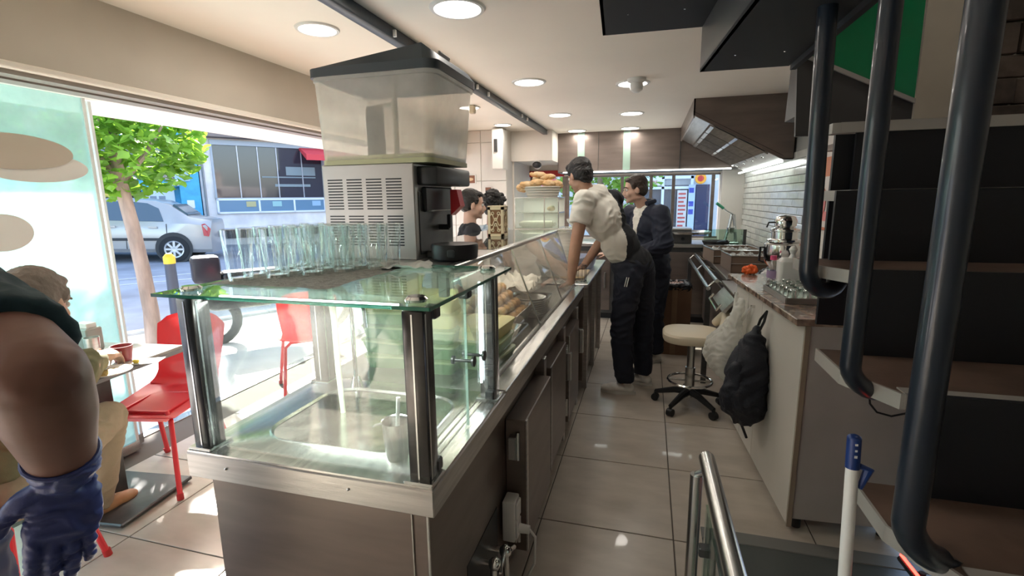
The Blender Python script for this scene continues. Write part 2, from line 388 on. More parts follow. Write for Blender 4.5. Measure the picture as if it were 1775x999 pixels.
# ---- buildings across the street.  facade frame: s along the street, n out of the wall
P0=V((-13.55,14.0,0)); DS=V((.618,.786,0)); DN=V((.786,-.618,0)); 
FM=Matrix.Translation(P0)@Matrix((DS,DN*-1,V((0,0,1)))).transposed().to_4x4()   # local x=s, y=into wall, z up
def fthing(name,label,cat):
    o=bpy.data.objects.new(name,None); scn.collection.objects.link(o); o.matrix_world=FM; WM[o.name]=FM; return tag(o,label,cat)
def fo(name,b,m,p): return obj(name,b,m,p,world=False)
plaster=mat('grey_plaster',(.78,.71,.67),.85,var=.14,vscale=1.6,bump=.2)
blue=mat('blue_paint',(.06,.36,.58),.5,var=.1)
whitef=mat('white_frame',(.72,.74,.80),.4); bluepan=mat('blue_panel',(.12,.22,.32),.3)
g=fthing('building','grey plastered building across the street with a wide dark window and red awning','building')
fo('wall',B().bx(-1.15,7,.0,3,0,3.62).bx(-1.15,7,.25,3,3.62,8.7),plaster,g)
fo('cornice',B().bx(-1.5,7,-.35,.3,3.62,3.80,bev=.02),mat('brown_cornice',(.22,.17,.15),.7),g)
fo('window_recess',B().bx(-.72,2.75,-.03,.04,1.62,3.46),win_dark,g)
fr=B(); fr.bx(-.78,2.8,-.10,.0,3.40,3.56); fr.bx(-.78,2.8,-.09,.0,1.60,1.67)
for s_ in (-.75,2.78): fr.bx(s_-.03,s_+.03,-.09,0,1.6,3.5)
fo('window_frame',fr,mat('grey_frame',(.35,.37,.40),.4),g)
for s_ in (.0,.62,1.22,2.05): fo('mullion',B().bx(s_-.014,s_+.014,-.07,-.02,1.66,3.44),mat('alu_mullion',(.42,.42,.46),.35,.5),g)
fo('inner_shelf',B().bx(.7,2.5,-.055,-.03,2.36,2.40).bx(1.1,2.3,-.05,-.03,2.05,2.14).bx(1.5,2.5,-.05,-.03,2.45,2.75),mat('window_things',(.22,.26,.27),.5),g)
for a,b_ in ((-.7,.50),(.56,1.66),(1.70,2.72)): fo('panel',B().bx(a,b_,-.08,-.02,1.20,1.58),bluepan,g)
pf=B(); pf.bx(-.76,2.78,-.1,0,1.58,1.64); pf.bx(-.76,2.78,-.1,0,1.14,1.2)
for s_ in (-.73,.53,1.68,2.75): pf.bx(s_-.03,s_+.03,-.1,0,1.14,1.62)
fo('panel_frame',pf,whitef,g)
for s_,c_ in ((.12,(.45,.40,.2)),(.95,(.3,.5,.5)),(2.3,(.3,.45,.6))):
    n_=fo('notice',B().bx(s_,s_+.3,-.095,-.085,1.36,1.54),mat('notice%.1f'%s_,c_,.5),g)
fo('basement_window',B().bx(-.6,1.15,-.03,.04,.30,.58),win_dark,g); fo('basement_window',B().bx(1.3,2.6,-.03,.04,.30,.58),win_dark,g)
fo('sill',B().bx(-.7,2.75,-.08,0,.60,.68,bev=.01),plaster,g)
for s_ in (1.22,1.95): fo('basement_frame',B().bx(s_-.05,s_+.05,-.06,0,.2,.62),whitef,g)
aw=B(); aw.prism([(2.0,-1.0,2.94),(2.0,-1.0,3.14),(2.0,0,3.46),(2.0,0,3.38)],(4,0,0)); fo('awning',aw,mat('red_awning',(.62,.05,.06),.6),g)
fo('pipe',B().tube([(-1.05,-.06,.1),(-1.05,-.06,3.5)],.035,8).tube([(-1.28,-.1,3.2),(-1.28,-.1,3.9)],.06,8),mat('pipe_grey',(.3,.28,.27),.6),g)
for s_ in (0,2,4): fo('upper_window',B().bx(s_,s_+1.1,.2,.27,4.6,6.0),win_dark,g); 
b2=fthing('building','bright blue shop front across the street behind the parked car','building')
fo('wall',B().bx(-6.5,-1.2,.1,3,0,8.7),blue,b2)
fo('pillar',B().bx(-1.75,-1.2,-.25,.15,0,3.35),blue,b2); fo('pillar',B().bx(-6.5,-6.0,-.2,.15,0,3.3),blue,b2)
fo('light_blue_strip',B().bx(-1.85,-1.45,-.3,-.25,2.2,3.5),mat('pale_blue',(.30,.45,.62),.5),b2)
fo('upper_glass',B().bx(-4.9,-1.8,.04,.1,2.25,3.5),mat('blue_grey_glass',(.10,.13,.15),.1),b2)
fo('lintel',B().bx(-6,-1.75,-.1,.12,2.02,2.2),blue,b2)
for a,b_ in ((-5.8,-4.5),(-4.3,-3.3),(-3.2,-2.75)): fo('shop_window',B().bx(a,b_,.03,.1,.5,1.95),win_dark,b2)
fo('poster',B().bx(-2.65,-1.9,-.02,.08,1.05,1.95),mat('poster_white',(.55,.62,.66),.5),b2)
for k in range(5): fo('poster_print',B().bx(-2.55+.23*(k%3),-2.38+.23*(k%3),-.03,-.02,1.2+.34*(k//3),1.4+.34*(k//3)),mat('poster_grey',(.20,.24,.3),.6),b2)
fo('yellow_sign',B().bx(-4.3,-3.2,-.04,.05,1.72,1.95),mat('yellow_sign',(.65,.5,.1),.5),b2)
fo('letters_sticker',B().bx(-1.6,-1.4,-.27,-.25,1.35,1.6),white_pl,b2)
cam2=fo('wall_lamp',B().bx(-1.95,-1.75,-.5,-.25,2.05,2.22,bev=.02),white_pl,b2)
b3=fthing('building','teal shop front at the far left seen through the folded glass','building')
fo('wall',B().bx(-16,-6.6,.1,3,0,8.7),mat('teal_wall',(.12,.30,.36),.6,var=.1),b3)
for k in range(4): fo('shop_window',B().bx(-15.5+k*2.2,-13.6+k*2.2,.03,.1,.5,2.6),win_dark,b3)
b4=fthing('building','pale plaster block continuing the street to the right','building')
fo('wall',B().bx(7.1,22,.0,3,0,8.7),plaster,b4)
for k in range(5): fo('shop_window',B().bx(7.6+k*2.8,9.9+k*2.8,-.03,.02,.8,2.9),win_dark,b4)
# ---- shops seen through the back windows
s5=thing('shopfront','white framed shop front across the rear street with posters','building',(0,12,0))
fo('wall',B().bx(-7,4,.1,3,0,7).bx(-7,-.4,-.0,.12,2.2,3),mat('pale_render',(.55,.57,.6),.7),s5)
fo('dark_interior',B().bx(-.15,.95,.02,.1,.1,1.78),mat('shop_inside',(.12,.12,.14),.3),s5)
fb=B(); 
for x in (-.15,.30,.93): fb.bx(x-.03,x+.03,-.05,.05,.1,2.2)
for z in (.1,.72,1.72,1.95): fb.bx(-.15,.96,-.05,.05,z-.03,z+.03)
fo('shop_frame',fb,mat('white_shop_frame',(.72,.78,.9),.4),s5)
fo('sign_board',B().bx(-.12,.28,-.07,-.05,1.77,1.92),white_pl,s5)
text('lettering','FRE',.10,V((.1,11.925,1.845)),Matrix.Rotation(PI/2,3,'X'),red_paint,s5)
fo('dark_door',B().bx(1.02,1.30,-.1,.05,.1,1.78),mat('navy_door',(.02,.03,.09),.3),s5)
fo('poster',B().bx(.62,.83,-.08,-.06,.74,1.66),mat('poster_pale',(.62,.60,.60),.5),s5)
for k in range(9): fo('poster_line',B().bx(.645,.805-(.04 if k%3==2 else 0),-.085,-.08,1.56-.09*k,1.60-.09*k),mat('poster_red',(.5,.09,.08),.5),s5)
fo('blue_strip',B().bx(.86,1.0,-.1,-.05,.72,1.78),mat('sky_strip',(.45,.58,.80),.4),s5)
for z in (1.18,1.36,1.66): fo('blue_label',B().bx(.87,.97,-.11,-.1,z-.06,z+.05),mat('royal_blue',(.04,.07,.42),.4),s5)
t=thing('hanging_sign','round orange shop sign with a red centre across the rear street','sign',(1.07,11.6,1.9))
fo('sign_face',B().lathe([(0,0),(.11,0),(.12,.02),(.11,.04),(0,.04)],(0,0,0),24,Matrix.Rotation(PI/2,3,'X')),mat('orange_sign',(.85,.36,.02),.4),t)
fo('emblem',B().lathe([(0,0),(.065,0),(.065,.006),(0,.006)],(0,-.04,0),18,Matrix.Rotation(PI/2,3,'X')),red_paint,t)
fo('arm',B().bx(-.005,.005,0,.5,-.01,.01),steel_dark,t)
leaf=mat('leaf_green',(.13,.29,.04),.5,var=.45,vscale=3)
def add_trans(m,c,f=.45):
    t=m.node_tree; b=t.nodes['Principled BSDF']; tl=t.nodes.new('ShaderNodeBsdfTranslucent'); tl.inputs[0].default_value=(*c,1)
    mx=t.nodes.new('ShaderNodeMixShader'); mx.inputs[0].default_value=f; o=[n for n in t.nodes if n.type=='OUTPUT_MATERIAL'][0]
    t.links.new(b.outputs[0],mx.inputs[1]); t.links.new(tl.outputs[0],mx.inputs[2]); t.links.new(mx.outputs[0],o.inputs[0])
add_trans(leaf,(.30,.55,.05),.4)
bark=mat('bark',(.30,.23,.19),.85,var=.3,vscale=10,bump=.6,bscale=25,stretch=(1,1,.25))
def foliage(center,rad,n,size,seed):
    rnd=random.Random(seed); b=B(); c=V(center)
    for i in range(n):
        while True:
            p=V((rnd.uniform(-1,1),rnd.uniform(-1,1),rnd.uniform(-1,1)))
            if .25<p.length<1: break
        cl=noise.noise(p*2.6+V((seed,0,0)))
        if cl<-.12: continue
        q=c+V((p.x*rad[0],p.y*rad[1],p.z*rad[2])); s=size*rnd.uniform(.6,1.2)
        R=Matrix.Rotation(rnd.uniform(0,2*PI),3,'Z')@Matrix.Rotation(rnd.uniform(-.9,.9),3,'X')@Matrix.Rotation(rnd.uniform(-.9,.9),3,'Y')
        pts=[(0,-.55,0),(.34,-.3,.04),(.46,.05,.06),(.22,.25,.02),(0,.62,-.06),(-.22,.25,.02),(-.46,.05,.06),(-.34,-.3,.04)]
        vs=[b.bm.verts.new(q+R@(V(k)*s)) for k in pts]
        b.bm.faces.new((vs[0],vs[1],vs[2],vs[3],vs[4])); b.bm.faces.new((vs[0],vs[4],vs[5],vs[6],vs[7]))
    return b
t=thing('street_tree','slender street tree with bright green maple-like leaves beside the open front','tree',(-5.05,3.82,0))
obj('trunk',B().tube([PX(270,608,-5.05),PX(262,540,-5.05),PX(248,470,-5.08),PX(229,390,-5.12),PX(207,310,-5.18),PX(196,255,-5.22),PX(190,190,-5.3)],.1,12,rad=[.085,.072,.068,.064,.06,.052,.03]),bark,t)
for a,b_,c_ in ((PX(209,320,-5.18),PX(250,270,-5.1),PX(280,220,-5.1)),(PX(207,310,-5.18),PX(160,260,-5.3),PX(110,215,-5.4)),(PX(200,280,-5.2),PX(190,230,-5.5),PX(150,180,-5.7))):
    obj('branch',B().tube([a,b_,c_],.03,8,rad=[.035,.025,.012]),bark,t)
f_=obj('foliage',foliage(PX(175,225,-5.45),(.9,.98,.72),4600,.115,2),leaf,t,smooth=False); f_['kind']='stuff'
t=thing('street_tree','leafy tree farther left behind the folded glass panel','tree',(-11,2.2,0))
obj('trunk',B().tube([(-11,2.2,-.05),(-11.05,2.3,1.6),(-11,2.3,3.6)],.1,10,rad=[.13,.10,.07]),bark,t)
f_=obj('foliage',foliage((-11,2.2,4.6),(1.9,1.9,1.6),3000,.26,5),leaf,t,smooth=False); f_['kind']='stuff'
t=thing('street_tree','green tree outside the rear window behind the man in the t-shirt','tree',(-.95,9.6,0))
obj('trunk',B().tube([(-.95,9.6,-.02),(-.9,9.6,1.2),(-.9,9.6,2.4)],.08,10,rad=[.09,.07,.05]),bark,t)
f_=obj('foliage',foliage((-.8,9.6,1.95),(1.1,.7,.7),1500,.13,9),leaf,t,smooth=False); f_['kind']='stuff'
t=thing('planter_bush','low leafy bush in a pot outside the rear left window','plant',(-2.2,8.6,0))
obj('pot',B().lathe([(0,0),(.2,0),(.25,.35),(.22,.35),(.2,.3),(0,.3)],(-2.2,8.6,0),16),mat('pot_grey',(.25,.25,.25),.7),t)
f_=obj('foliage',foliage((-2.2,8.6,1.0),(.5,.45,.75),700,.11,12),leaf,t,smooth=False); f_['kind']='stuff'
t=thing('market_stall_sign','bright pink sign hanging outside the rear left window','sign',(-1.9,9.4,1.9))
obj('sign_face',B().bx(-2.0,-1.72,9.4,9.43,1.72,2.02,bev=.01),mat('hot_pink',(.8,.08,.3),.4),t)
obj('bracket',B().bx(-1.87,-1.85,9.43,9.7,1.85,1.88),steel_dark,t)
#---- parked silver car
car_m=mat('silver_paint',(.42,.395,.365),.28,.35,coat=.5)
cx=V((-12.34,10.56,0)); dirn=V((-14.55,9.0,0))-cx; ca=math.atan2(dirn.y,dirn.x)
t=thing('car','silver sedan parked across the street','car',(cx.x,cx.y,0),ca)      # local +x towards the nose, origin at rear axle
WMc=WM[t.name]
SC=1.12
tilt=Matrix.Rotation(-.05,4,'Y')
def co(name,b,m,p=None,**k):
    bmesh.ops.transform(b.bm,matrix=tilt@Matrix.Scale(SC,4),verts=b.bm.verts); return obj(name,b,m,p or t,world=False,**k)
# stations: x, half width low, belt z, top z, roof half width
stn=[(-.78,.60,.62,.86,.55),(-.74,.74,.80,.98,.62),(-.55,.79,.86,1.02,.66),(-.30,.81,.89,1.05,.66),(.05,.82,.89,1.30,.58),(.35,.82,.89,1.415,.56),(.8,.82,.88,1.44,.57),(1.3,.82,.87,1.42,.57),(1.65,.82,.86,1.34,.57),(2.2,.82,.85,.98,.64),(2.55,.81,.82,.90,.66),(2.95,.79,.76,.82,.64),(3.2,.74,.66,.72,.58),(3.30,.62,.52,.56,.5)]
rings=[]
for x,hw,bz,tz,rw in stn:
    hf=[(hw*.92,.22),(hw,.30),(hw*1.02,.55),(hw,bz),(rw,tz-.03),(rw*.85,tz)]
    rings.append([V((x,-a,z)) for a,z in hf]+[V((x,a,z)) for a,z in hf[::-1]])
co('body',B().loft(rings),car_m,ang=28)
def side(poly,m,name,off=.012,zs=None):
    for s in (-1,1):
        pts=[]
        for x,z in poly:
            # interpolate station
            for A,C in zip(stn,stn[1:]):
                if A[0]<=x<=C[0]: u=(x-A[0])/(C[0]-A[0]); break
            hw=A[1]+(C[1]-A[1])*u; bz=A[2]+(C[2]-A[2])*u; tz=A[3]+(C[3]-A[3])*u-.03; rw=A[4]+(C[4]-A[4])*u
            if z>bz: q=(z-bz)/max(.02,(tz-bz)); y=hw+(rw-hw)*min(1,q)
            else: y=hw*1.02
            pts.append(V((x,s*(y+off),z)))
        co(name,B().prism(pts,(0,-s*.02,0)),m)
cw=mat('car_glass',(.07,.10,.12),.05,spec=.9); trimb=mat('car_black_trim',(.03,.03,.03),.5)
side([(.18,.93),(.30,1.22),(.52,1.33),(.86,1.36),(.86,.93)],cw,'side_window')
side([(.94,.93),(.94,1.36),(1.28,1.35),(1.55,1.28),(1.98,.93)],cw,'side_window')
side([(-.1,.50),(-.1,.56),(2.2,.53),(2.2,.47)],trimb,'rub_strip',.02)
for x in (.9,.12,2.06): side([(x,.30),(x,.88),(x+.012,.88),(x+.012,.30)],trimb,'door_gap',.004)
for x in (.30,1.08): side([(x,.78),(x,.82),(x+.17,.82),(x+.17,.78)],car_m,'door_handle',.04)
side([(-.70,.60),(-.74,.78),(-.62,.90),(-.56,.88),(-.60,.62)],mat('tail_lamp',(.45,.03,.03),.2),'tail_lamp',.02)
side([(3.02,.56),(3.02,.72),(3.20,.66),(3.22,.56)],mat('head_lamp',(.6,.62,.65),.1),'head_lamp',.02)
co('windscreen',B().loft([[V((-.28+.04,-.6,1.07)),V((.05,-.53,1.30)),V((.05,.53,1.30)),V((-.24,.6,1.07))],[V((-.27,-.6,1.1)),V((.02,-.53,1.33)),V((.02,.53,1.33)),V((-.27,.6,1.1))]]),cw)
co('windscreen',B().loft([[V((2.18,-.6,1.0)),V((1.68,-.54,1.34)),V((1.68,.54,1.34)),V((2.18,.6,1.0))],[V((2.2,-.6,1.02)),V((1.7,-.54,1.37)),V((1.7,.54,1.37)),V((2.2,.6,1.02))]]),cw)
tyre=mat('tyre_rubber',(.02,.02,.02),.8); hub=mat('hubcap',(.55,.55,.55),.3,.6)
for x in (0,2.42):
    for s in (-1,1):
        co('wheel_arch',B().lathe([(0,0),(.37,0),(.37,.01),(0,.01)],(x,s*.835,.32),28,Matrix.Rotation(-s*PI/2,3,'X')),trimb)
        wt=co('tyre',B().lathe([(.2,.0),(.29,.005),(.30,.03),(.30,.14),(.2,.15),(.2,0)],(x,s*.72,.30),28,Matrix.Rotation(-s*PI/2,3,'X')),tyre)
        hb=B().lathe([(0,.135),(.05,.14),(.06,.13),(.0,.12)],(x,s*.72,.30),16,Matrix.Rotation(-s*PI/2,3,'X'))
        hb.lathe([(.17,.13),(.205,.14),(.205,.125),(.17,.12),(.17,.13)],(x,s*.72,.30),28,Matrix.Rotation(-s*PI/2,3,'X'))
        for k in range(8):
            a=k*PI/4; hb.box((x+.11*math.cos(a),s*(.72+.133),.30+.11*math.sin(a)),(.15,.012,.045),Matrix.Rotation(-a,3,'Y'))
        co('hubcap',hb,hub,wt)
side([(1.85,.92),(1.85,1.02),(2.0,1.0),(2.0,.92)],car_m,'door_mirror',.14)
# ---- street furniture
def bollard(x,y,lb):
    t=thing('bollard',lb,'bollard',(x,y,0),group='dark street bollards')
    obj('post',B().lathe([(0,0),(.065,0),(.06,.5),(.055,.85),(0,.85)],(0,0,0),16),mat('bollard_grey',(.06,.07,.10),.5),t,world=False)
    obj('cap',B().lathe([(.057,.80),(.062,.80),(.062,.88),(.03,.92),(0,.925)],(0,0,0),16),mat('yellow_cap',(.75,.5,.05),.4),t,world=False)
bollard(-5.45,4.45,'dark bollard with a yellow top beside the tree trunk')
MPL=PZ(357,470,.80); MPL=V((MPL.x+.55*math.cos(.9),MPL.y+.55*math.sin(.9),0))
t=thing('moped','black moped seat and rear rack parked in the street behind the glass tumblers','moped',MPL,.9)
obj('body',B().chain([((-.5,0,.5),.14),((0,0,.52),.16),((.35,0,.65),.10),((.5,0,.9),.05)]),blackpl,t,world=False)
obj('seat',B().box((-.12,0,.72),(.6,.26,.12),bev=.04,seg=3),blackpl,t,world=False)
obj('rack_box',B().box((-.55,0,.82),(.26,.26,.28),bev=.04,seg=2),mat('black_box',(.02,.02,.03),.3),t,world=False)
for x in (-.55,.65): obj('wheel',B().tube([(x+.24*math.cos(k*PI/10),0,.26+.24*math.sin(k*PI/10)) for k in range(20)],.05,8,closed=True),tyre,t,world=False)
obj('handlebar',B().tube([(.5,-.3,1.05),(.45,0,1.0),(.5,.3,1.05)],.018,8).cyl((.55,0,.3),(.45,0,1.0),.03),steel_dark,t,world=False)
#---- red plastic chairs with metal legs
def make_chair(loc,rz,lb):
    t=thing('red_chair',lb,'chair',loc,rz,'red plastic cafe chairs')     # faces local -y
    def shell(u,v):      # u across, v from seat front to back top
        x=(u-.5)*2
        if v<.5:
            k=v/.5; y=-.22+.42*k; z=.445-.02*math.sin(k*PI)+(.012 if k<.08 else 0)+.03*x*x*(k) -(.03*(1-k)**4)
            w=.205+.012*math.sin(k*PI)
        elif v<.68:
            k=(v-.5)/.18; a=k*PI/2*.85; y=.20+.075*math.sin(a); z=.445+.085*(1-math.cos(a))+.03*x*x; w=.205-.022*k
        else:
            k=(v-.68)/.32; y=.273+.085*k; z=.53+.33*k; w=.183+.024*math.sin(k*PI*.6); 
            if k>.8: w-=.05*((k-.8)/.2)**2
            z-=.0
        y+=-.035*x*x*(1 if v>.5 else 0)
        if v>.97: z-=.02*abs(x)**3
        return V((x*w,y,z))
    b=B().grid(shell,14,34)
    bmesh.ops.solidify(b.bm,geom=b.bm.faces[:],thickness=.007)
    obj('shell',b,red_pl,t,world=False,ang=60)
    for sx in (-1,1):
        obj('leg',B().tube([(sx*.13,-.12,.43),(sx*.17,-.15,.40),(sx*.22,-.22,0.0)],.0125,10),red_pl,t,world=False)
        obj('leg',B().tube([(sx*.13,.14,.43),(sx*.17,.16,.40),(sx*.21,.25,0.0)],.0125,10),red_pl,t,world=False)
        for sy in (-.22,.25): obj('foot_cap',B().cyl((sx*(.22 if sy<0 else .21),sy,0),(sx*.217,sy*.985,.03),.016),red_paint,t,world=False)
    obj('under_frame',B().tube([(-.13,-.12,.43),(-.13,.14,.43),(.13,.14,.43),(.13,-.12,.43)],.01,8,closed=True),red_pl,t,world=False)
    return t
ch=make_chair((-2.53,1.90,0),.22,'red plastic chair facing the table, seat striped with sunlight')
dup(ch,(-2.62,3.22,0),PI+.75,'red plastic chair farther out, seen through the glass case','red plastic cafe chairs')
dup(ch,(-2.30,1.04,0),PI+.49,'red plastic chair the seated man is sitting on','red plastic cafe chairs')
#---- cafe table
TB=thing('cafe_table','square cafe table with a grey stone-look top and steel pedestal by the open front','table',(-2.66,1.62,0),.12)
obj('tabletop',B().box((0,0,.735),(.62,.62,.03),bev=.004),mat('table_marble',(.55,.52,.49),.25,col2=(.36,.33,.31),vscale=5),TB,world=False)
obj('edge_band',B().box((0,0,.725),(.632,.632,.02),bev=.002),mat('edge_grey',(.25,.25,.26),.4),TB,world=False)
obj('pedestal',B().box((.06,.02,.37),(.09,.09,.70),bev=.004),steel_dark,TB,world=False)
obj('base_plate',B().box((.08,.02,.02),(.50,.42,.02),bev=.006),steel_dark,TB,world=False)
#---- folded glass panels at the left of the front
def panel(y0,y1,x,lb,m):
    t=thing('folding_glass_panel',lb,'glass panel',(x,y0,0),group='folding glass panels')
    obj('pane',B().bx(x-.005,x+.005,y0,y1,.05,2.07),m,t)
    obj('edge_strip',B().bx(x-.012,x+.012,y1-.012,y1+.004,.05,2.07),mat('edge_clear',(.75,.80,.80),.2),t)
    obj('bottom_rail',B().bx(x-.02,x+.02,y0,y1,.01,.07),steel_h,t)
panel(.75,PX(205,560,-2.99).y,-2.99,'large frosted glass panel folded back at the far left',glass_haze)
panel(PX(125,560,-3.06).y-.5,PX(216,575,-3.06).y,-3.06,'narrow clear glass panel behind the frosted one','' or thin_glass('panel_glass_clear',(.88,.93,.92),1.,haze=.10,hazecol=(1,1,1)))
for k,(px,py,rx,rz,nm,lb,m) in enumerate(((22,262,.26,.085,'oval_disc','beige oval disc high on the frosted glass panel',mat('oval_beige',(.50,.44,.37),.5)),(62,290,.24,.075,'oval_disc','large white oval disc partly behind the beige one on the frosted panel',white_pl),(2,404,.13,.09,'oval_disc','small white oval disc lower on the frosted glass panel by the worker',white_pl))):
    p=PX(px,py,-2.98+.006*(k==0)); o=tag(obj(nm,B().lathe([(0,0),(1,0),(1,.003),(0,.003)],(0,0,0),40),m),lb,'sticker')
    o.data.transform(Matrix.Translation(p)@Matrix.Rotation(PI/2,4,'Y')@Matrix.Diagonal((rz,rx,1,1)))  # thin beige and white oval discs laid flat against the pane
#===================================================================== SERVICE COUNTER (steel)
X0,X1,YA,YB,YC,ZT=-1.17,-.455,.93,1.5,3.62,.85
CT=thing('service_counter','long stainless steel service counter with sink end and display base','counter',((X0+X1)/2,(YA+YC)/2,0))
b=B().bx(X0+.035,X1-.03,YA+.035,YC,.07,ZT-.05); obj('body',b,steel_brown,CT)
b=B().bx(X0,X1+.004,YA-.004,YA+.03,ZT-.075,ZT-.006,bev=.003); b.bx(X1-.03,X1+.004,YA,YC,ZT-.075,ZT-.006,bev=.003); b.bx(X0,X0+.03,YA,YC,ZT-.075,ZT-.006,bev=.003)
obj('apron',b,steel,CT)
obj('corner_trim',B().bx(X1-.075,X1-.072,YA+.030,YA+.036,.07,ZT-.075).bx(X1-.034,X1-.029,YA+.03,YA+.036,.07,ZT-.075),steel_h,CT)
# worktop with sink opening
def rrect(x0,x1,y0,y1,r,z,n=8):
    P=[]
    for cx_,cy_,a0 in ((x1-r,y1-r,0),(x0+r,y1-r,PI/2),(x0+r,y0+r,PI),(x1-r,y0+r,3*PI/2)):
        for k in range(n+1): a=a0+k*PI/2/n; P.append(V((cx_+r*math.cos(a),cy_+r*math.sin(a),z)))
    return P
SX0,SX1,SY0,SY1=-1.035,-.575,1.04,1.41
b=B().loft([rrect(X0,X1,YA,YB,.002,ZT-.006),rrect(X0,X1,YA,YB,.002,ZT),rrect(SX0-.012,SX1+.012,SY0-.012,SY1+.012,.10,ZT+.001),rrect(SX0-.006,SX1+.006,SY0-.006,SY1+.006,.095,ZT+.007),rrect(SX0,SX1,SY0,SY1,.09,ZT)],caps=False)
obj('worktop',b,steel_h,CT,ang=50)
wet=mat('wet_steel',(.50,.52,.51),.16,.95,var=.25,vscale=16)
b=B().loft([rrect(SX0,SX1,SY0,SY1,.09,ZT),rrect(SX0+.01,SX1-.01,SY0+.01,SY1-.01,.085,ZT-.10),rrect(SX0+.03,SX1-.03,SY0+.03,SY1-.03,.08,ZT-.125),rrect(SX0+.15,SX1-.15,SY0+.12,SY1-.12,.05,ZT-.13)])
obj('sink_basin',b,wet,CT,ang=60)
obj('drain',B().lathe([(0,0),(.03,0),(.034,.004),(.0,.005)],(-.8,1.24,ZT-.13),20),steel_dark,CT)
for k in range(3): obj('drain_groove',B().bx(SX1+.03+.02*k,SX1+.036+.02*k,SY0,SY1,ZT,ZT+.003,bev=.001),steel_h,CT)
# display base deck
obj('display_deck',B().bx(X0,X1,YB,YC,ZT-.006,ZT),steel,CT)
obj('display_ledge',B().bx(X1-.05,X1+.012,YB,YC,ZT,ZT+.012,bev=.003).bx(X1-.075,X1-.06,YB,YC,ZT,ZT+.02,bev=.003),steel_h,CT)
# side doors
for (y0,y1,ajar,hy) in ((1.62,2.10,.02,0),(2.20,2.66,.0,0),(2.76,3.2,.0,0)):
    d=obj('door',B().bx(X1-.03,X1+.03+ajar,y0,y1,.16,.70,bev=.004),steel_brown,CT)
    for z in (.26,.60): obj('hinge',B().bx(X1-.01,X1+.02,y0-.035,y0-.003,z-.045,z+.045,bev=.003).cyl((X1+.02,y0-.006,z-.055),(X1+.02,y0-.006,z+.055),.008,n=10),satin,d)
    obj('door_edge',B().bx(X1+.029+ajar,X1+.034+ajar,y0,y0+.02,.16,.70),steel,d)
for y in (2.15,2.71,3.25): obj('door_post',B().bx(X1-.03,X1+.015,y-.025,y+.025,.07,.77,bev=.003),steel,CT)
for y in (2.71,3.25): obj('latch',B().bx(X1+.015,X1+.055,y-.018,y+.018,.45,.62,bev=.004),satin,CT)
obj('kick_plate',B().bx(X0+.08,X1-.06,YA+.08,YC,0,.07),blackpl,CT)
obj('screw',B().ell((X1-.22,YA-.005,ZT-.035),.004).ell((X0+.13,YA-.005,ZT-.035),.004),chrome,CT)
# pipes and valve low on the aisle side
t=thing('water_valve','chrome water valves with handles low on the counter side','valve',(X1+.01,1.36,.34))
obj('pipe',B().tube([(X1-.03,1.30,.36),(X1+.02,1.30,.36),(X1+.02,1.30,.15)],.011,10).tube([(X1-.03,1.40,.33),(X1+.03,1.40,.33),(X1+.03,1.42,.12)],.011,10),chrome,t)
obj('valve_body',B().ell((X1+.025,1.30,.36),(.022,.02,.022)),chrome,t); obj('valve_body',B().ell((X1+.03,1.40,.33),(.022,.02,.022)),chrome,t)
obj('handle',B().box((X1+.05,1.30,.375),(.012,.075,.014),Matrix.Rotation(.6,3,'X'),bev=.004),chrome,t); obj('handle',B().box((X1+.055,1.40,.345),(.012,.065,.014),Matrix.Rotation(-.5,3,'X'),bev=.004),chrome,t)
obj('opening',B().bx(X1-.032,X1-.028,1.2,1.5,.07,.42),blackpl,t)
t=thing('power_socket','white double plug socket box with a plug low on the counter side','socket',(X1+.02,1.55,.33))
obj('box',B().bx(X1-.02,X1+.028,1.53,1.60,.26,.42,bev=.006,seg=2),white_pl,t)
obj('socket_face',B().bx(X1+.028,X1+.036,1.537,1.593,.27,.335,bev=.003).bx(X1+.028,X1+.036,1.537,1.593,.345,.41,bev=.003),mat('socket_white',(.8,.78,.74),.3),t)
obj('plug',B().cyl((X1+.036,1.565,.30),(X1+.075,1.565,.30),.018,.015,n=14),white_pl,t)
obj('cord',B().tube([(X1+.075,1.565,.30),(X1+.095,1.57,.27),(X1+.09,1.58,.15),(X1+.04,1.6,.03)],.005,8),white_pl,t)
#===================================================================== GLASS WASHING CASE
GC=thing('glass_case','square glass case with dark steel posts and green glass top over the sink','glass case',((X0+X1)/2,1.2,ZT))
GZ=1.275
post_pos=[(X1-.035,YA+.035),(X0+.04,YA+.04),(X1-.035,YB-.03),(X0+.04,YB-.03)]
postm=mat('post_steel',(.10,.097,.095),.22,.85,var=.1,vscale=4,stretch=(1,1,8))
for k,(x,y) in enumerate(post_pos):
    p=obj('post',B().bx(x-.026,x+.026,y-.026,y+.026,ZT,GZ-.012,bev=.004,seg=2),postm,GC)
    obj('foot_plate',B().bx(x-.038,x+.038,y-.038,y+.038,ZT,ZT+.008,bev=.003),satin,p)
    obj('seam_strip',B().bx(x-.003,x+.001,y-.0275,y-.026,ZT+.01,GZ-.02).bx(x+.0262,x+.0275,y-.018,y-.012,ZT+.01,GZ-.02),satin,p)
    obj('suction_cap',B().lathe([(0,.0),(.024,0),(.026,.006),(.020,.012),(0,.013)],(x+(.0 if k%2==0 else .0),y,GZ+.005),20),chrome,p)
tg=B().bx(X0-.02,X1+.02,YA-.015,YB+.045,GZ-.004,GZ+.004)
top=obj('top_glass',tg,glass_green,GC)
e=B(); 
e.bx(X0-.022,X1+.022,YA-.018,YA-.015,GZ-.004,GZ+.004); e.bx(X1+.02,X1+.023,YA-.018,YB+.045,GZ-.004,GZ+.004); e.bx(X0-.023,X0-.02,YA-.018,YB+.045,GZ-.004,GZ+.004); e.bx(X0-.02,X1+.02,YB+.045,YB+.048,GZ-.004,GZ+.004)
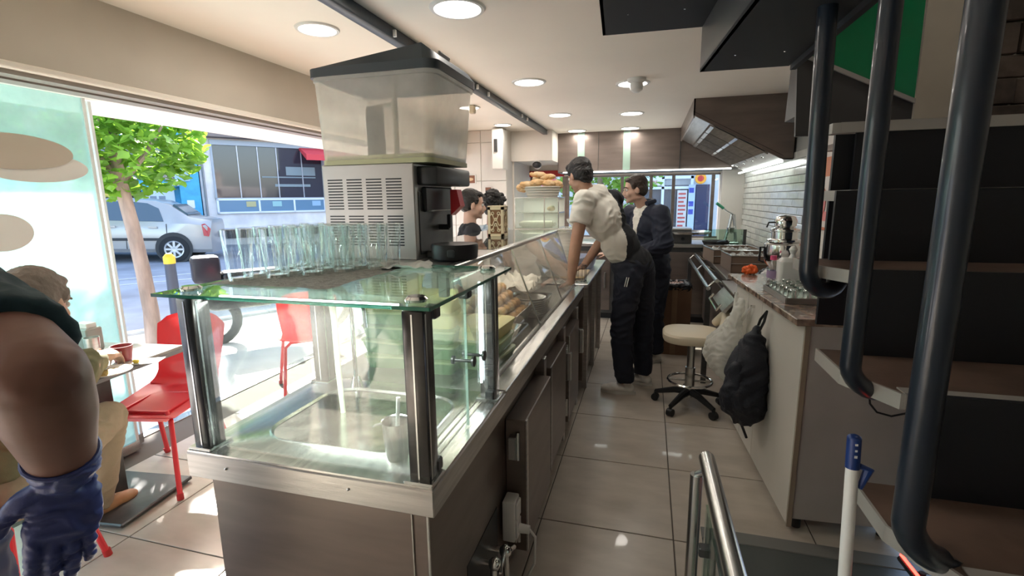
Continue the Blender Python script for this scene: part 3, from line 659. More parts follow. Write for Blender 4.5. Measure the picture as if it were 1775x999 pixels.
obj('glass_edge',e,glass_edge,top)
obj('front_pane',B().bx(X0+.06,X1-.06,YA+.032,YA+.038,ZT+.006,GZ-.008),glass_door,GC)
obj('left_pane',B().bx(X0+.03,X0+.036,YA+.06,YB-.05,ZT+.006,GZ-.008),glass,GC)
obj('sliding_door',B().bx(X1-.03,X1-.025,YA+.06,1.24,ZT+.006,GZ-.02),glass_door,GC)
s2=obj('sliding_door',B().bx(X1-.018,X1-.013,1.19,YB-.05,ZT+.006,GZ-.02),glass_door,GC)
e=B().bx(X1-.031,X1-.024,1.238,1.241,ZT+.006,GZ-.02); obj('pane_edge',e,mat('pale_glass_edge',(.45,.62,.55),.2),GC)
for y,x in ((1.215,X1-.03),(1.27,X1-.018)): obj('door_knob',B().cyl((x-.03,y,1.06),(x+.035,y,1.06),.0045,n=10).lathe([(0,0),(.014,0),(.015,.006),(0,.008)],(x+.03,y,1.06),16,ax((1,0,0),(0,1,0))).lathe([(0,0),(.012,0),(.012,.006),(0,.008)],(x-.03,y,1.06),16,ax((1,0,0),(0,1,0))),steel_dark,GC)
for y,z in ((1.0,ZT+.02),(1.44,ZT+.02),(1.02,GZ-.03),(1.235,GZ-.025)): obj('clamp',B().bx(X1-.04,X1-.008,y-.015,y+.015,z-.016,z+.016,bev=.004),steel_dark,GC)
obj('inner_shelf_glass',B().bx(X0+.06,X1-.06,YB-.016,YB-.011,ZT+.006,GZ-.02),glass,GC)
# light strip down the right rear post
ls=obj('light_strip',B().bx(X1-.056,X1-.050,YB-.068,YB-.062,ZT+.06,GZ-.03),emit('cool_led',(.85,.95,1.0),22),GC)
obj('light_strip',B().bx(X0+.1,X1-.1,YA+.066,YA+.074,GZ-.018,GZ-.012),emit('case_led',(.95,1.0,.97),30),GC)
lamp((-.81,1.02,GZ-.025),.55,6.0,(.95,1,.97),shape='RECTANGLE',sy=.02)
# mesh cloth under the tumblers
def cloth(x0,x1,y0,y1,z,amp,seed,name,label,cat,m,rz=0,n=26):
    cx_,cy_=(x0+x1)/2,(y0+y1)/2
    def fn(u,v):
        x=x0+(x1-x0)*u; y=y0+(y1-y0)*v; h=noise.noise(V((x*16+seed,y*16,0)))+.5*noise.noise(V((x*40,y*40,seed)))
        ex=.02*noise.noise(V((v*5,seed,0))); ey=.02*noise.noise(V((u*5,0,seed)))
        p=V((x+ex-cx_,y+ey-cy_,0)); p.rotate(Matrix.Rotation(rz,3,'Z')); return V((cx_+p.x,cy_+p.y,z+.002+amp*max(0,h+.15)))
    b=B().grid(fn,n,n); o=obj(name,b,m,ang=70); return tag(o,label,cat)
cloth(-1.17,-.78,1.05,1.5,GZ+.004,.004,3,'drying_cloth','grey mesh drying cloth under the rows of tumblers on the case','cloth',mat('mesh_cloth',(.36,.36,.34),.9,var=.2,vscale=60,bump=.5,bscale=200))
cloth(-.86,-.70,1.40,1.56,GZ+.006,.022,11,'paper_napkin','crumpled white napkin on the case beside the tumblers','napkin',mat('napkin_white',(.72,.72,.70),.9),.5)
# tumblers
tprof=[(r_*1.07,z_*1.06) for r_,z_ in [(0,.010),(.027,.008),(.0295,.0),(.031,.012),(.0335,.05),(.0365,.10),(.038,.135),(.0368,.1365)]]
t0=None; n_=0
rws=[(1.12,[-1.115]),(1.19,[-1.13,-1.05]),(1.262,[-1.14,-1.06,-.985]),(1.335,[-1.15,-1.072,-.995,-.925]),(1.408,[-1.15,-1.075,-1.0,-.925,-.85]),(1.48,[-1.14,-1.065,-.99,-.915,-.842])]
order=[]
for ri,(y,xs) in enumerate(rws):
    for ci,x in enumerate(xs):
        z=GZ+.008
        ON=['front','second','third','fourth','fifth','back']; OC=['leftmost','second from the left','third from the left','fourth from the left','fifth from the left']
        first=(ri==0)
        lb='clear fluted glass tumbler nearest the camera, alone in the front row' if first else 'clear fluted tumbler, '+OC[ci]+' in the '+ON[ri]+' row of the case top'
        xx,yy=x+random.uniform(-.003,.003),y+random.uniform(-.003,.003)
        if t0 is None:
            t0=obj('glass_tumbler',B().lathe(tprof,(0,0,0),48,flute=10,fl_amp=.16,fz=(.01,.06)),tumbler_m,world=False,ang=30)
            t0.location=(xx,yy,z); tag(t0,lb,'glass','drinking tumblers on the glass case')
            t0.rotation_euler=(0,0,0)
        else:
            c=dup(t0,(xx,yy,z),random.uniform(0,PI),lb)
# sink things
t=thing('steel_cup','tall stainless steel cup standing at the front of the sink','cup',(-.60,1.035,ZT))
obj('cup_body',B().lathe([(0,0),(.027,0),(.029,.01),(.0345,.10),(.036,.102),(.0335,.10),(.028,.012),(0,.01)],(0,0,0),32),steel_h,t,world=False)
obj('handle',B().tube([(-.033,0,.09),(-.055,-.006,.085),(-.06,-.006,.08)],.003,8),steel_h,t,world=False)
obj('ladle_stick',B().tube([(0,0,.02),(.006,.01,.16)],.0055,10),mat('clear_stick',(.6,.62,.6),.2),t,world=False)
t=thing('rinse_tap','curved chrome rinse tap arching over the sink','tap',(-.98,1.44,ZT))
pts=[(-.98,1.44,ZT+a) for a in (0,.1,.2,.3)]+[(-.975,1.43,ZT+.33),(-.95,1.40,ZT+.345),(-.90,1.35,ZT+.345),(-.85,1.30,ZT+.34),(-.825,1.275,ZT+.32),(-.82,1.27,ZT+.27)]
obj('spout',B().tube(pts,.006,10),chrome,t); obj('base',B().lathe([(0,0),(.022,0),(.018,.02),(.012,.04),(0,.04)],(-.98,1.44,ZT),18),chrome,t)
obj('water_stream',B().tube([(-.82,1.27,ZT+.27),(-.82,1.27,ZT-.12)],.0018,6),thin_glass('water',(.93,.97,.96),1,blend=.4),t)
t=thing('rinse_hose','pale plastic hose hanging into the sink from the rear post','hose',(-1.03,1.36,ZT))
obj('hose',B().tube([(-1.06,1.44,ZT+.36),(-1.045,1.42,ZT+.33),(-1.0,1.37,ZT+.26),(-.95,1.30,ZT+.12),(-.90,1.24,ZT),(-.87,1.21,ZT-.115)],.009,10,rad=[.006,.011,.011,.009,.008,.008]),mat('hose_cream',(.66,.68,.52),.35),t)
t=thing('door_bracket_frame','dark steel handle frame behind the sink','frame',(-.85,1.455,ZT))
obj('frame_tube',B().tube([(-1.0,1.465,ZT+.03),(-1.0,1.465,ZT+.28),(-.98,1.465,ZT+.30),(-.80,1.465,ZT+.30),(-.775,1.465,ZT+.27),(-.77,1.465,ZT+.03)],.006,8),steel_dark,t)
#===================================================================== DISPLAY CABINET
DZ=1.265
DC=thing('display_cabinet','long food display cabinet with slanted glass and reflective glass top','display cabinet',(-.85,2.55,ZT))
xb,xt=X1-.062,-.665
Y0=YB+.055
obj('slanted_glass',B().prism([(xb,Y0,ZT+.015),(xb+.005,Y0,ZT+.015),(xt+.005,Y0,DZ-.01),(xt,Y0,DZ-.01)],(0,YC-Y0,0)),glass_case,DC)
obj('top_rail',B().bx(xt-.02,xt+.015,Y0-.0,YC+.02,DZ-.012,DZ+.008,bev=.004),satin,DC)
obj('top_glass',B().bx(-1.20,xt-.02,2.20,YC+.05,DZ-.006,DZ+.003),thin_glass('smoked_top',(.55,.58,.55),1.,blend=.40),DC)
obj('top_shelf',B().bx(-1.33,xt-.02,Y0,2.20,DZ-.012,DZ+.001,bev=.003),steel,DC)
obj('customer_glass',B().bx(-1.2,-1.195,Y0,YC,ZT,DZ),glass_case,DC)
for y in (2.35,3.0): obj('glass_joint',B().prism([(xb+.006,y,ZT+.015),(xb+.012,y,ZT+.015),(xt+.012,y,DZ-.01),(xt+.006,y,DZ-.01)],(0,.012,0)),satin,DC)
obj('end_frame',B().prism([(xb,YC,ZT),(xb-.02,YC,ZT),(xt-.02,YC,DZ),(xt+.01,YC,DZ)],(0,.02,0)),satin,DC)
for x,y in ((-1.19,Y0+.02),(-1.19,2.6),(-1.19,YC-.02),(xt-.02,Y0+.012)): obj('post',B().bx(x-.015,x+.015,y-.015,y+.015,ZT if x<-1 else DZ-.1,DZ-.01),steel,DC)
obj('light_strip',B().bx(xt-.05,xt-.04,Y0+.05,YC-.1,DZ-.022,DZ-.016),emit('warm_led',(1,.9,.72),7),DC)
lamp((xt-.07,2.6,DZ-.03),.02,3.0,(1,.92,.78),shape='RECTANGLE',sy=1.9)
# stacked takeaway boxes lit through the case end
yel=mat('yellow_foam',(.72,.66,.30),.5,trans=.0,sss=.1); random.seed(5)
k=0
for (x,y,n) in ((-.78,1.72,5),(-.98,1.74,6),(-.62,1.80,4)):
    z=ZT
    for q in range(n):
        if k>=14: break
        tb=thing('food_tray',['bottom','second','third','fourth','fifth','sixth'][q]+' food tray from below in the display\'s near end, '+('left pile' if x<-.9 else ('right pile' if x>-.7 else 'middle pile')),'tray',(x,y,z),random.uniform(-.12,.12),'stacked food trays by the sink case')
        obj('tray_body',B().loft([rrect(-.085,.085,-.10,.10,.02,0),rrect(-.095,.095,-.11,.11,.022,.045)]),yel if q>n-3 else mat('green_tray',(.22,.36,.18),.4),tb,world=False)
        obj('tray_lid',B().loft([rrect(-.099,.099,-.114,.114,.024,.044),rrect(-.099,.099,-.114,.114,.024,.052),rrect(-.085,.085,-.10,.10,.02,.058)]),yel if q>n-3 else mat('green_lid',(.40,.50,.26),.4),tb,world=False)
        z+=.059; k+=1
# trays of food inside
ball=mat('falafel_ball',(.52,.30,.12),.7,var=.3,vscale=30,bump=.8,bscale=60)
t=thing('food_pan','steel pan heaped with golden brown meatballs in the display','pan',(-.76,2.35,ZT),0)
obj('pan',B().loft([rrect(-.15,.15,-.17,.17,.03,.02),rrect(-.17,.17,-.19,.19,.035,.10),rrect(-.175,.175,-.195,.195,.035,.10),rrect(-.155,.155,-.175,.175,.03,.025)]),steel_h,t,world=False)
random.seed(9)
src=None; n_=0
for L,(cnt) in enumerate(((5,6),(4,5),(3,4),(2,3))):
    for i in range(cnt[0]):
        for j in range(cnt[1]):
            r_=.029; p=V((-.76+(i-(cnt[0]-1)/2)*.058+random.uniform(-.004,.004),2.35+(j-(cnt[1]-1)/2)*.06+random.uniform(-.004,.004),ZT+.06+L*.045))
            lb='golden brown meatball '+('on the summit of the heap' if L==3 else 'within the heap')+' in the display pan'
            if src is None:
                src=tag(obj('meatball',B().ell((0,0,0),r_),ball,world=False),lb,'meatball','meatballs in the display pan'); src.location=p
            else: dup(src,p,random.uniform(0,6),lb)
def pan(x,y,lb,m,seed,hx=.15,hy=.16):
    t=thing('food_pan',lb,'pan',(x,y,ZT+.0),0)
    obj('pan',B().loft([rrect(-hx,hx,-hy,hy,.03,.0),rrect(-hx-.02,hx+.02,-hy-.02,hy+.02,.035,.07),rrect(-hx-.025,hx+.025,-hy-.025,hy+.025,.035,.07),rrect(-hx-.005,hx+.005,-hy-.005,hy+.005,.03,.02)]),steel_h,t,world=False)
    o=obj('food',B().grid(lambda u,v:V(((u-.5)*2*hx,(v-.5)*2*hy,.045+.03*(1-((u-.5)**2+(v-.5)**2)*3)+.012*noise.noise(V((u*12+seed,v*12,0))))),20,20),m,t,world=False); o['kind']='stuff'
    return t
pan(-.95,2.0,'steel pan of green salad in the display',mat('salad',(.20,.30,.08),.6,var=.6,vscale=40),1)
pan(-.70,2.0,'steel pan of red stew in the display',mat('stew',(.35,.10,.03),.4,var=.4,vscale=30),2,.12,.15)
pan(-.95,2.75,'steel pan of pale rice in the display',mat('rice_m',(.65,.58,.42),.7,var=.2,vscale=90),3)
pan(-.70,2.78,'steel pan of dark cooked meat in the display',mat('meat_m',(.16,.07,.04),.5,var=.5,vscale=40),4,.12)
pan(-.92,3.25,'steel pan of pale dough pieces at the far end of the display',mat('dough_m',(.6,.48,.32),.7,var=.3,vscale=25),5)
t=thing('plate_stack','stack of white plates in the display beside the meatballs','plates',(-.62,2.62,ZT))
for k in range(9): obj('plate',B().lathe([(0,0),(.05,0),(.085,.012),(.085,.015),(.05,.005),(0,.005)],(0,0,.012*k),24),white_pl,t,world=False)
cloth(-.90,-.62,2.5,3.0,ZT+.16,.05,21,'paper_sheet','crumpled white greaseproof paper lying over the display food','paper',mat('greaseproof',(.66,.62,.56),.7),.1)
#---- drink machine on the case shelf
MX0,MX1,MY0,MY1,MZ0,MZ1=-1.29,-.88,1.76,2.16,DZ+.001,1.645
DM=thing('drink_dispenser','grey steel drink cooling machine with a tall clear tank and black lid','drink machine',((MX0+MX1)/2,(MY0+MY1)/2,MZ0))
mb=B().bx(MX0,MX1,MY0,MY1-.02,MZ0,MZ1,bev=.004); body=obj('body',mb,mat('machine_steel',(.46,.435,.41),.34,.55,var=.06,vscale=3),DM)
for i in range(4):
    for j,(nr,z0) in enumerate(((11,MZ1-.06),(11,MZ1-.205))):
        for k in range(nr):
            z=z0-k*.0115; x=MX0+.025+i*.088
            obj('vent_slot',B().bx(x,x+.068,MY0-.0015,MY0+.002,z-.0025,z+.0025),blackpl,body,smooth=False)
obj('side_panel',B().bx(MX1,MX1+.004,MY0+.03,MY1-.03,MZ0+.02,MZ1-.11,bev=.001),steel_dark,DM)
obj('drip_head',B().bx(MX1-.01,MX1+.085,MY0+.03,MY1,MZ1-.085,MZ1-.012,bev=.01,seg=2),blackpl,DM)
obj('control_face',B().bx(MX1+.0,MX1+.02,MY0+.06,MY1-.06,MZ1-.19,MZ1-.09,bev=.006),blackpl,DM)
obj('red_lever',B().prism([(MX1+.05,MY1-.16,MZ1-.10),(MX1+.08,MY1-.16,MZ1-.10),(MX1+.095,MY1-.16,MZ1-.17),(MX1+.05,MY1-.16,MZ1-.21)],(0,.055,0)),red_pl,DM)
obj('tap_knob',B().cyl((MX1+.004,MY0+.22,MZ0+.12),(MX1+.05,MY0+.22,MZ0+.12),.012).box((MX1+.05,MY0+.22,MZ0+.145),(.016,.02,.06),bev=.004),blackpl,DM)
obj('drip_tray',B().bx(MX1,MX1+.11,MY0+.08,MY1-.05,MZ0,MZ0+.03,bev=.006),steel_dark,DM)
# tank
tz0,tz1=MZ1+.012,MZ1+.335
def rr2(x0,x1,y0,y1,r,z): return rrect(x0,x1,y0,y1,r,z,7)
tank_m=thin_glass('cloudy_tank',(.93,.91,.86),1.,haze=.5,hazecol=(.88,.85,.80),rough=.15,blend=.05)
b=B().loft([rr2(MX0+.005,MX1+.075,MY0-.0,MY1+.0,.03,tz0),rr2(MX0-.01,MX1+.105,MY0-.02,MY1+.02,.05,tz1-.02),rr2(MX0-.015,MX1+.115,MY0-.025,MY1+.025,.055,tz1-.018),rr2(MX0-.015,MX1+.115,MY0-.025,MY1+.025,.055,tz1)],caps=False)
obj('tank',b,tank_m,DM)
obj('tank_base',B().loft([rr2(MX0+.002,MX1+.08,MY0-.002,MY1+.002,.03,MZ1),rr2(MX0+.002,MX1+.08,MY0-.002,MY1+.002,.03,tz0+.006)]),mat('cream_gasket',(.50,.49,.30),.5),DM)
lx0,lx1,ly0,ly1=MX0-.02,MX1+.12,MY0-.03,MY1+.03
lidb=B()
R1=rr2(lx0,lx1,ly0,ly1,.05,tz1-.004); R2=rr2(lx0,lx1,ly0,ly1,.05,tz1+.028)
def lift(p):
    u=(p.x-lx0)/(lx1-lx0); h=.028+.075*max(0,min(1,(u-.25)/.5))-.06*max(0,(u-.85)/.15); return V((p.x,p.y,tz1+h))
R3=[lift(V((lx0+.02+(p.x-lx0)*.93,ly0+.03+(p.y-ly0)*.86,0))) for p in R2]
lidb.loft([R1,R2,R3]); obj('lid',lidb,darkgreypl,DM,ang=20)
obj('lid_notch',B().box((lx1-.035,MY0+.12,tz1+.055),(.012,.10,.05),Matrix.Rotation(.5,3,'Y'),bev=.003),mat('pale_cap',(.5,.48,.44),.5),DM)
obj('cooling_cylinder',B().lathe([(0,0),(.036,0),(.038,.01),(.038,.185),(.034,.20),(0,.203)],(MX0+.165,MY0+.16,tz0+.03),28),mat('cylinder_grey',(.15,.145,.14),.4,.3),DM)
obj('pump_tube',B().cyl((MX0+.265,MY0+.15,tz0),(MX0+.265,MY0+.15,tz1),.011).tube([(MX0+.265,MY0+.15,tz0+.24),(MX0+.16,MY0+.14,tz0+.225),(MX0+.155,MY0+.14,tz0+.205)],.007,8),mat('tube_cream',(.60,.55,.43),.5),DM)
obj('drink',B().loft([rr2(MX0+.01,MX1+.07,MY0+.004,MY1-.004,.03,tz0+.006),rr2(MX0+.008,MX1+.072,MY0+.002,MY1-.002,.03,tz0+.022)]),mat('lemonade',(.62,.60,.30),.2),DM)
#---- black round lidded pot / scale
t=thing('black_speaker_puck','round black plastic container beside the drink machine','container',(-.735,1.80,DZ))
obj('container_body',B().lathe([(0,0),(.082,0),(.09,.008),(.093,.055),(.09,.064),(.082,.062),(0,.058)],(0,0,.002),36),blackpl,t,world=False)
obj('lock_tab',B().box((.02,-.092,.035),(.03,.012,.03),bev=.005),darkgreypl,t,world=False)
#---- fretwork napkin box
NB=thing('fretwork_box','cream wooden box with brown fretwork pattern on the glass top','box',(-.93,3.02,DZ+.004))
cream=mat('cream_wood',(.70,.58,.38),.5); brown=mat('brown_panel',(.20,.09,.035),.5)
obj('box_body',B().bx(-.048,.048,-.048,.048,0,.185),brown,NB,world=False)
fr=B()
for sx,sy in ((0,-1),(1,0),(0,1),(-1,0)):
    R=Matrix.Rotation(math.atan2(sy,sx)+PI/2,3,'Z')
    for (cx_,cz,dx,dz) in ((-.042,.0925,.014,.185),(.042,.0925,.014,.185),(0,.0085,.098,.017),(0,.1765,.098,.017)): fr.box(R@V((cx_,-.05,cz)),(dx,.004,dz),R)
    for zc,s in ((.06,1),(.12,-1),(.09,1)):
        pts=[R@V((a*.035,-.05,zc+s*.022*math.cos(a*4.2))) for a in [q/6 for q in range(-6,7)]]; fr.tube(pts,.0035,6)
    for cx_,cz in ((-.02,.04),(.02,.04),(-.02,.145),(.02,.145),(0,.075),(0,.108)): 
        fr.tube([R@V((cx_+.009*math.cos(k*PI/4),-.05,cz+.009*math.sin(k*PI/4))) for k in range(8)],.003,6,closed=True)
obj('fretwork',fr,cream,NB,world=False)
obj('lid',B().bx(-.053,.053,-.053,.053,.185,.193,bev=.002),cream,NB,world=False)
#---- glass food cabinet at the far end of the counter
FX0,FX1,FY=-.68,-.22,3.9
FX0,FX1=PY(893,395,FY).x,PY(968,395,FY).x
FC=thing('warming_cabinet','two-tier glass fronted warming cabinet at the end of the counter','cabinet',((FX0+FX1)/2,FY,DZ))
obj('base_slab',B().bx(FX0-.01,FX1+.12,FY-.02,FY+.32,DZ-.03,DZ,bev=.004),steel_h,FC)
obj('rear_panel',B().bx(FX0,FX1,FY+.29,FY+.3,DZ,1.51),mat('cabinet_white',(.62,.60,.55),.3),FC)
for z in (DZ+.0,1.39,1.512): obj('shelf',B().bx(FX0,FX1,FY,FY+.3,z-.004,z+.004),steel_h,FC)
for x in (FX0,FX0+(FX1-FX0)*.68,FX1): obj('upright',B().bx(x-.004,x+.004,FY-.004,FY+.004,DZ,1.512),steel_h,FC)
obj('front_pane',B().bx(FX0,FX1,FY-.003,FY,DZ,1.51),thin_glass('cab_pane',(.9,.95,.92),1.,haze=.25,hazecol=(.8,.8,.72),blend=.15),FC)
lamp(((FX0+FX1)/2,FY+.15,1.38),.25,.5,(1,1,.9),shape='RECTANGLE',sy=.15); lamp(((FX0+FX1)/2,FY+.15,1.50),.25,.5,(1,1,.9),shape='RECTANGLE',sy=.15)
obj('end_support',B().bx(FX0-.01,FX1+.1,FY+.0,FY+.3,.865,DZ-.03),steel,FC)
t=thing('wrapped_roll','pale wrapped roll lying on the lower shelf of the warming cabinet','roll',((FX0+FX1)/2-.02,FY+.12,DZ+.03))
obj('roll',B().cyl((-.13,0,0),(.13,0,0),.028,n=18),mat('wrap_cream',(.66,.63,.50),.5),t,world=False); obj('wrap_end',B().ell((.14,0,0),(.02,.02,.02)).ell((-.14,0,0),(.02,.02,.02)),mat('wrap_cream2',(.6,.58,.48),.6),t,world=False)
t=thing('food_piece','golden pastry piece on the upper shelf of the warming cabinet','food',(FX1-.08,FY+.1,1.40)); obj('crust',B().ell((0,0,.022),(.035,.04,.022)),mat('golden',(.55,.36,.08),.5,var=.3,vscale=40),t,world=False); obj('filling',B().ell((.01,0,.036),(.02,.025,.012)),mat('filling_g',(.30,.28,.05),.5),t,world=False)
# basket with breads on top
BK=thing('bread_basket','white woven oval basket on top of the warming cabinet','basket',((FX0+FX1)/2+.02,FY+.14,1.517))
bwm=mat('white_wicker',(.60,.57,.50),.6)
bb=B().lathe([(0,.0),(.125,0),(.15,.075),(.155,.08),(.145,.075),(.12,.006),(0,.006)],(0,0,0),44,flute=22,fl_amp=.035,fz=(0,.09)); obj('basket_wall',bb,bwm,BK,world=False)
for z,r_ in ((.02,.133),(.04,.140),(.06,.147),(.08,.154)): obj('woven_ring',B().tube([(r_*math.cos(k*PI/12),r_*math.sin(k*PI/12),z) for k in range(24)],.005,6,closed=True),bwm,BK,world=False)
bread=mat('bread_crust',(.62,.36,.15),.6,col2=(.74,.54,.32),vscale=14,bump=.3,bscale=40)
bx,by=(FX0+FX1)/2+.02,FY+.14
bl=[((-.11,-.06,.10),(.07,.05,.03),.3,'flat oval bread at the left of the basket'),((-.03,-.08,.115),(.065,.05,.03),-.2,'flat oval bread at the front of the basket'),((.06,-.07,.11),(.06,.045,.03),.1,'round bread at the right front of the basket'),((.12,-.0,.10),(.06,.05,.035),.9,'pale bread hanging over the right rim of the basket'),((-.02,.04,.15),(.075,.05,.028),.1,'bread in the middle of the pile'),((.05,-.03,.158),(.07,.045,.025),-.3,'bread second from the top of the pile'),((-.03,-.03,.182),(.075,.045,.022),.15,'topmost bread on the pile'),((-.17,.0,.075),(.055,.05,.035),.5,'bread on the plate at the far left of the pile')]
for (c,r_,a,lb) in bl:
    tt=remesh(B().ell(c,r_,Matrix.Rotation(a,3,'Z')@Matrix.Rotation(a*.3,3,'Y')),.006,2,wr=.004,ws=22); tt.transform(Matrix.Translation((bx,by,1.517))); tt.name='bread'
    tag(link('bread_loaf',tt,bread),lb,'bread','breads heaped in the basket')
t=thing('side_bowl','white bowl behind the basket beside the leaning man','bowl',(FX1+.13,FY+.16,DZ))
obj('bowl',B().lathe([(0,.0),(.04,0),(.085,.05),(.09,.07),(.083,.06),(.036,.006),(0,.006)],(0,0,0),28),white_pl,t,world=False); obj('bowl_foot',B().lathe([(0,-.0),(.03,0),(.03,.005),(0,.005)],(0,0,0),20),white_pl,t,world=False)
# small work-top things beside the leaning man's hand
t=thing('cutlery_holder','dark wire cutlery holder at the far end of the counter','holder',(-.50,3.78,ZT))
obj('wire_cage',B().tube([(.05*math.cos(k*PI/8),.05*math.sin(k*PI/8),.14) for k in range(16)],.003,6,closed=True).tube([(.05*math.cos(k*PI/8),.05*math.sin(k*PI/8),.02) for k in range(16)],.003,6,closed=True),steel_dark,t,world=False)
for k in range(10): obj('wire',B().cyl((.05*math.cos(k*PI/5),.05*math.sin(k*PI/5),0),(.05*math.cos(k*PI/5),.05*math.sin(k*PI/5),.14),.002,n=6),steel_dark,t,world=False)
WT=thing('prep_table','steel prep table between the display and the rear counter','table',(-.72,4.3,0))
obj('table_top',B().bx(-1.15,-.42,3.66,5.2,.83,.86,bev=.004),steel,WT); obj('cabinet_body',B().bx(-1.12,-.46,3.68,5.15,.08,.83),steel_brown,WT)
for y in (3.75,4.3,4.85): obj('leg',B().bx(-.47,-.43,y-.02,y+.02,0,.83),steel,WT)
t=thing('cutting_board','pale wooden cutting board on the prep table','board',(-.62,4.1,.861)); obj('board',B().bx(-.14,.14,-.2,.2,0,.02,bev=.005),mat('pale_wood',(.5,.36,.2),.5,var=.2,vscale=8,stretch=(1,8,1)),t,world=False); obj('handle_hole',B().lathe([(0,0.0205),(.015,.0205),(.015,.021),(0,.021)],(0,-.17,0),16),steel_dark,t,world=False)
t=thing('plastic_tub','pale blue plastic tub on the prep table','tub',(-.60,4.6,.861)); obj('tub',B().loft([rrect(-.11,.11,-.14,.14,.03,0),rrect(-.13,.13,-.16,.16,.035,.11),rrect(-.14,.14,-.17,.17,.035,.11),rrect(-.115,.115,-.145,.145,.03,.01)]),mat('pale_blue_pl',(.42,.46,.58),.4),t,world=False); obj('handle',B().box((0,-.172,.1),(.08,.01,.02),bev=.004),mat('pale_blue_pl',(.42,.46,.58)),t,world=False)
#===================================================================== HOODS
HR=thing('side_hood','large brown steel extractor hood with slatted grease filters over the grill','extractor hood',(.7,5.2,CEIL))
hp=[(.33,2.17),(.33,CEIL),(1.10,CEIL),(1.10,1.79),(1.03,1.79)]
ya,yb=4.48,6.2
obj('shell',B().prism([(x,ya,z) for x,z in hp],(0,.012,0)).bx(.33,.342,ya,yb,2.15,CEIL).prism([(1.03,ya,1.79),(1.10,ya,1.79),(1.10,ya,1.80),(1.03,ya,1.80)],(0,yb-ya,0)),steel_brown,HR)
sd_=V((1.03-.33,0,1.79-2.17)); sl_=sd_.length; sdn=sd_.normalized(); RN=ax(V((-sdn.z,0,sdn.x))*-1,sdn)   # slanted filter plane frame
obj('lip',B().tube([(.34,ya,2.165),(.345,ya+.1,2.155),(.34,yb,2.15)],.010,8).box(V((.33,(ya+yb)/2,2.17))+sdn*.09,(.18,yb-ya,.006),RN).box(V((.33,(ya+yb)/2,2.17))+sdn*(sl_-.07),(.14,yb-ya,.006),RN),steel,HR)
obj('filter_backing',B().box(V((.33,(ya+yb)/2,2.17+.03))+sdn*(sl_/2),(sl_,yb-ya,.004),RN),blackpl,HR)
for k in range(4):
    y0=ya+.02+k*.43; f=obj('filter',B().box(V((.33,y0+.2,2.165))+sdn*(.18),(.03,.40,.02),RN).box(V((.33,y0+.2,2.165))+sdn*(sl_-.14),(.03,.40,.02),RN).box(V((.33,y0+.2,2.165))+sdn*(sl_*.5),(.025,.40,.014),RN),steel,HR)
    for q in range(10): obj('slat',B().box(V((.33,y0+.02+q*.04,2.166))+sdn*(sl_*.5),(sl_-.30,.020,.008),RN@Matrix.Rotation(.5,3,'X')),steel,f)
    obj('filter_knob',B().ell(V((.33,y0+.2,2.15))+sdn*(sl_-.13),.012).cyl(V((.33,y0+.2,2.15))+sdn*(sl_-.13),V((.33,y0+.2,2.17))+sdn*(sl_-.13),.006),chrome,f)
led=emit('hood_led',(.92,1.0,.96),10)
obj('light_strip',B().bx(1.02,1.035,ya+.02,yb+.3,1.770,1.783),led,HR)
lamp((1.02,5.4,1.765),.02,1.5,(.92,1,.95),shape='RECTANGLE',sy=1.8)
HB=thing('rear_hood','wide brushed steel extractor hood above the rear window','extractor hood',(-.2,6.5,CEIL))
obj('front_panel',B().bx(-1.12,.33,6.24,6.255,1.83,CEIL),steel_brown,HB)
obj('front_panel',B().bx(.335,1.10,6.24,6.255,1.83,CEIL),steel_brown,HB)
for x,w_ in ((-.83,.085),(-.28,.085)): obj('bare_strip',B().bx(x-w_/2,x+w_/2,6.234,6.24,1.84,CEIL-.005),mat('pale_green_steel',(.30,.42,.35),.4,.2),HB)
obj('underside',B().bx(-1.12,1.1,6.24,6.72,1.82,1.832),steel_dark,HB); obj('end_panel',B().bx(-1.12,-1.108,6.24,6.72,1.83,CEIL),steel_brown,HB)
obj('light_strip',B().bx(-1.05,.9,6.222,6.236,1.815,1.828),led,HB)
lamp((-.1,6.25,1.81),1.7,2.2,(.92,1,.95),shape='RECTANGLE',sy=.02)
obj('seam',B().bx(-.62,-.615,6.236,6.24,1.83,CEIL),steel_dark,HB); obj('seam',B().bx(.328,.34,6.22,6.24,1.83,CEIL),steel_dark,HB)
t=thing('dome_camera','black dome camera on the panel above the rear left window','camera',(-1.36,5.83,1.98))
dm=PY(931,286,5.84); t.location=dm; WM[t.name]=Matrix.Translation(dm)
obj('dome',B().ell((0,-.01,0),(.055,.045,.04),sub=3),blackpl,t,world=False); obj('base',B().lathe([(0,0),(.05,0),(.045,.015),(0,.015)],(0,.02,0),24,ax((0,-1,0),(1,0,0))),mat('base_white',(.7,.68,.64),.4),t,world=False)
t=thing('wall_box','white tall wall box with a dark slot beside the tiled pier','wall unit',(-1.66,5.5,2.05))
obj('housing',B().bx(-1.73,-1.60,5.42,5.62,1.84,2.28,bev=.008),mat('unit_white',(.66,.63,.58),.4),t); obj('slot',B().bx(-1.70,-1.66,5.412,5.42,2.03,2.17),steel_dark,t)
t=thing('small_poster','small framed food picture on the tiled pier','poster',(-1.98,5.61,1.71))
pp=PY(815,311,5.60); obj('poster_sheet',B().bx(pp.x-.068,pp.x+.068,5.61,5.622,pp.z-.055,pp.z+.055,bev=.002),white_pl,t)
obj('burger_print',B().bx(pp.x-.055,pp.x+.055,5.606,5.61,pp.z-.045,pp.z+.045),mat('poster_brown',(.22,.09,.05),.5),t); obj('bun_print',B().ell((pp.x,5.604,pp.z),(.04,.003,.02)),mat('bun_print',(.6,.42,.25),.5),t)
t=thing('small_poster','second small poster lower on the tiled pier behind the curly-haired boy','poster',(-1.70,5.61,1.55))
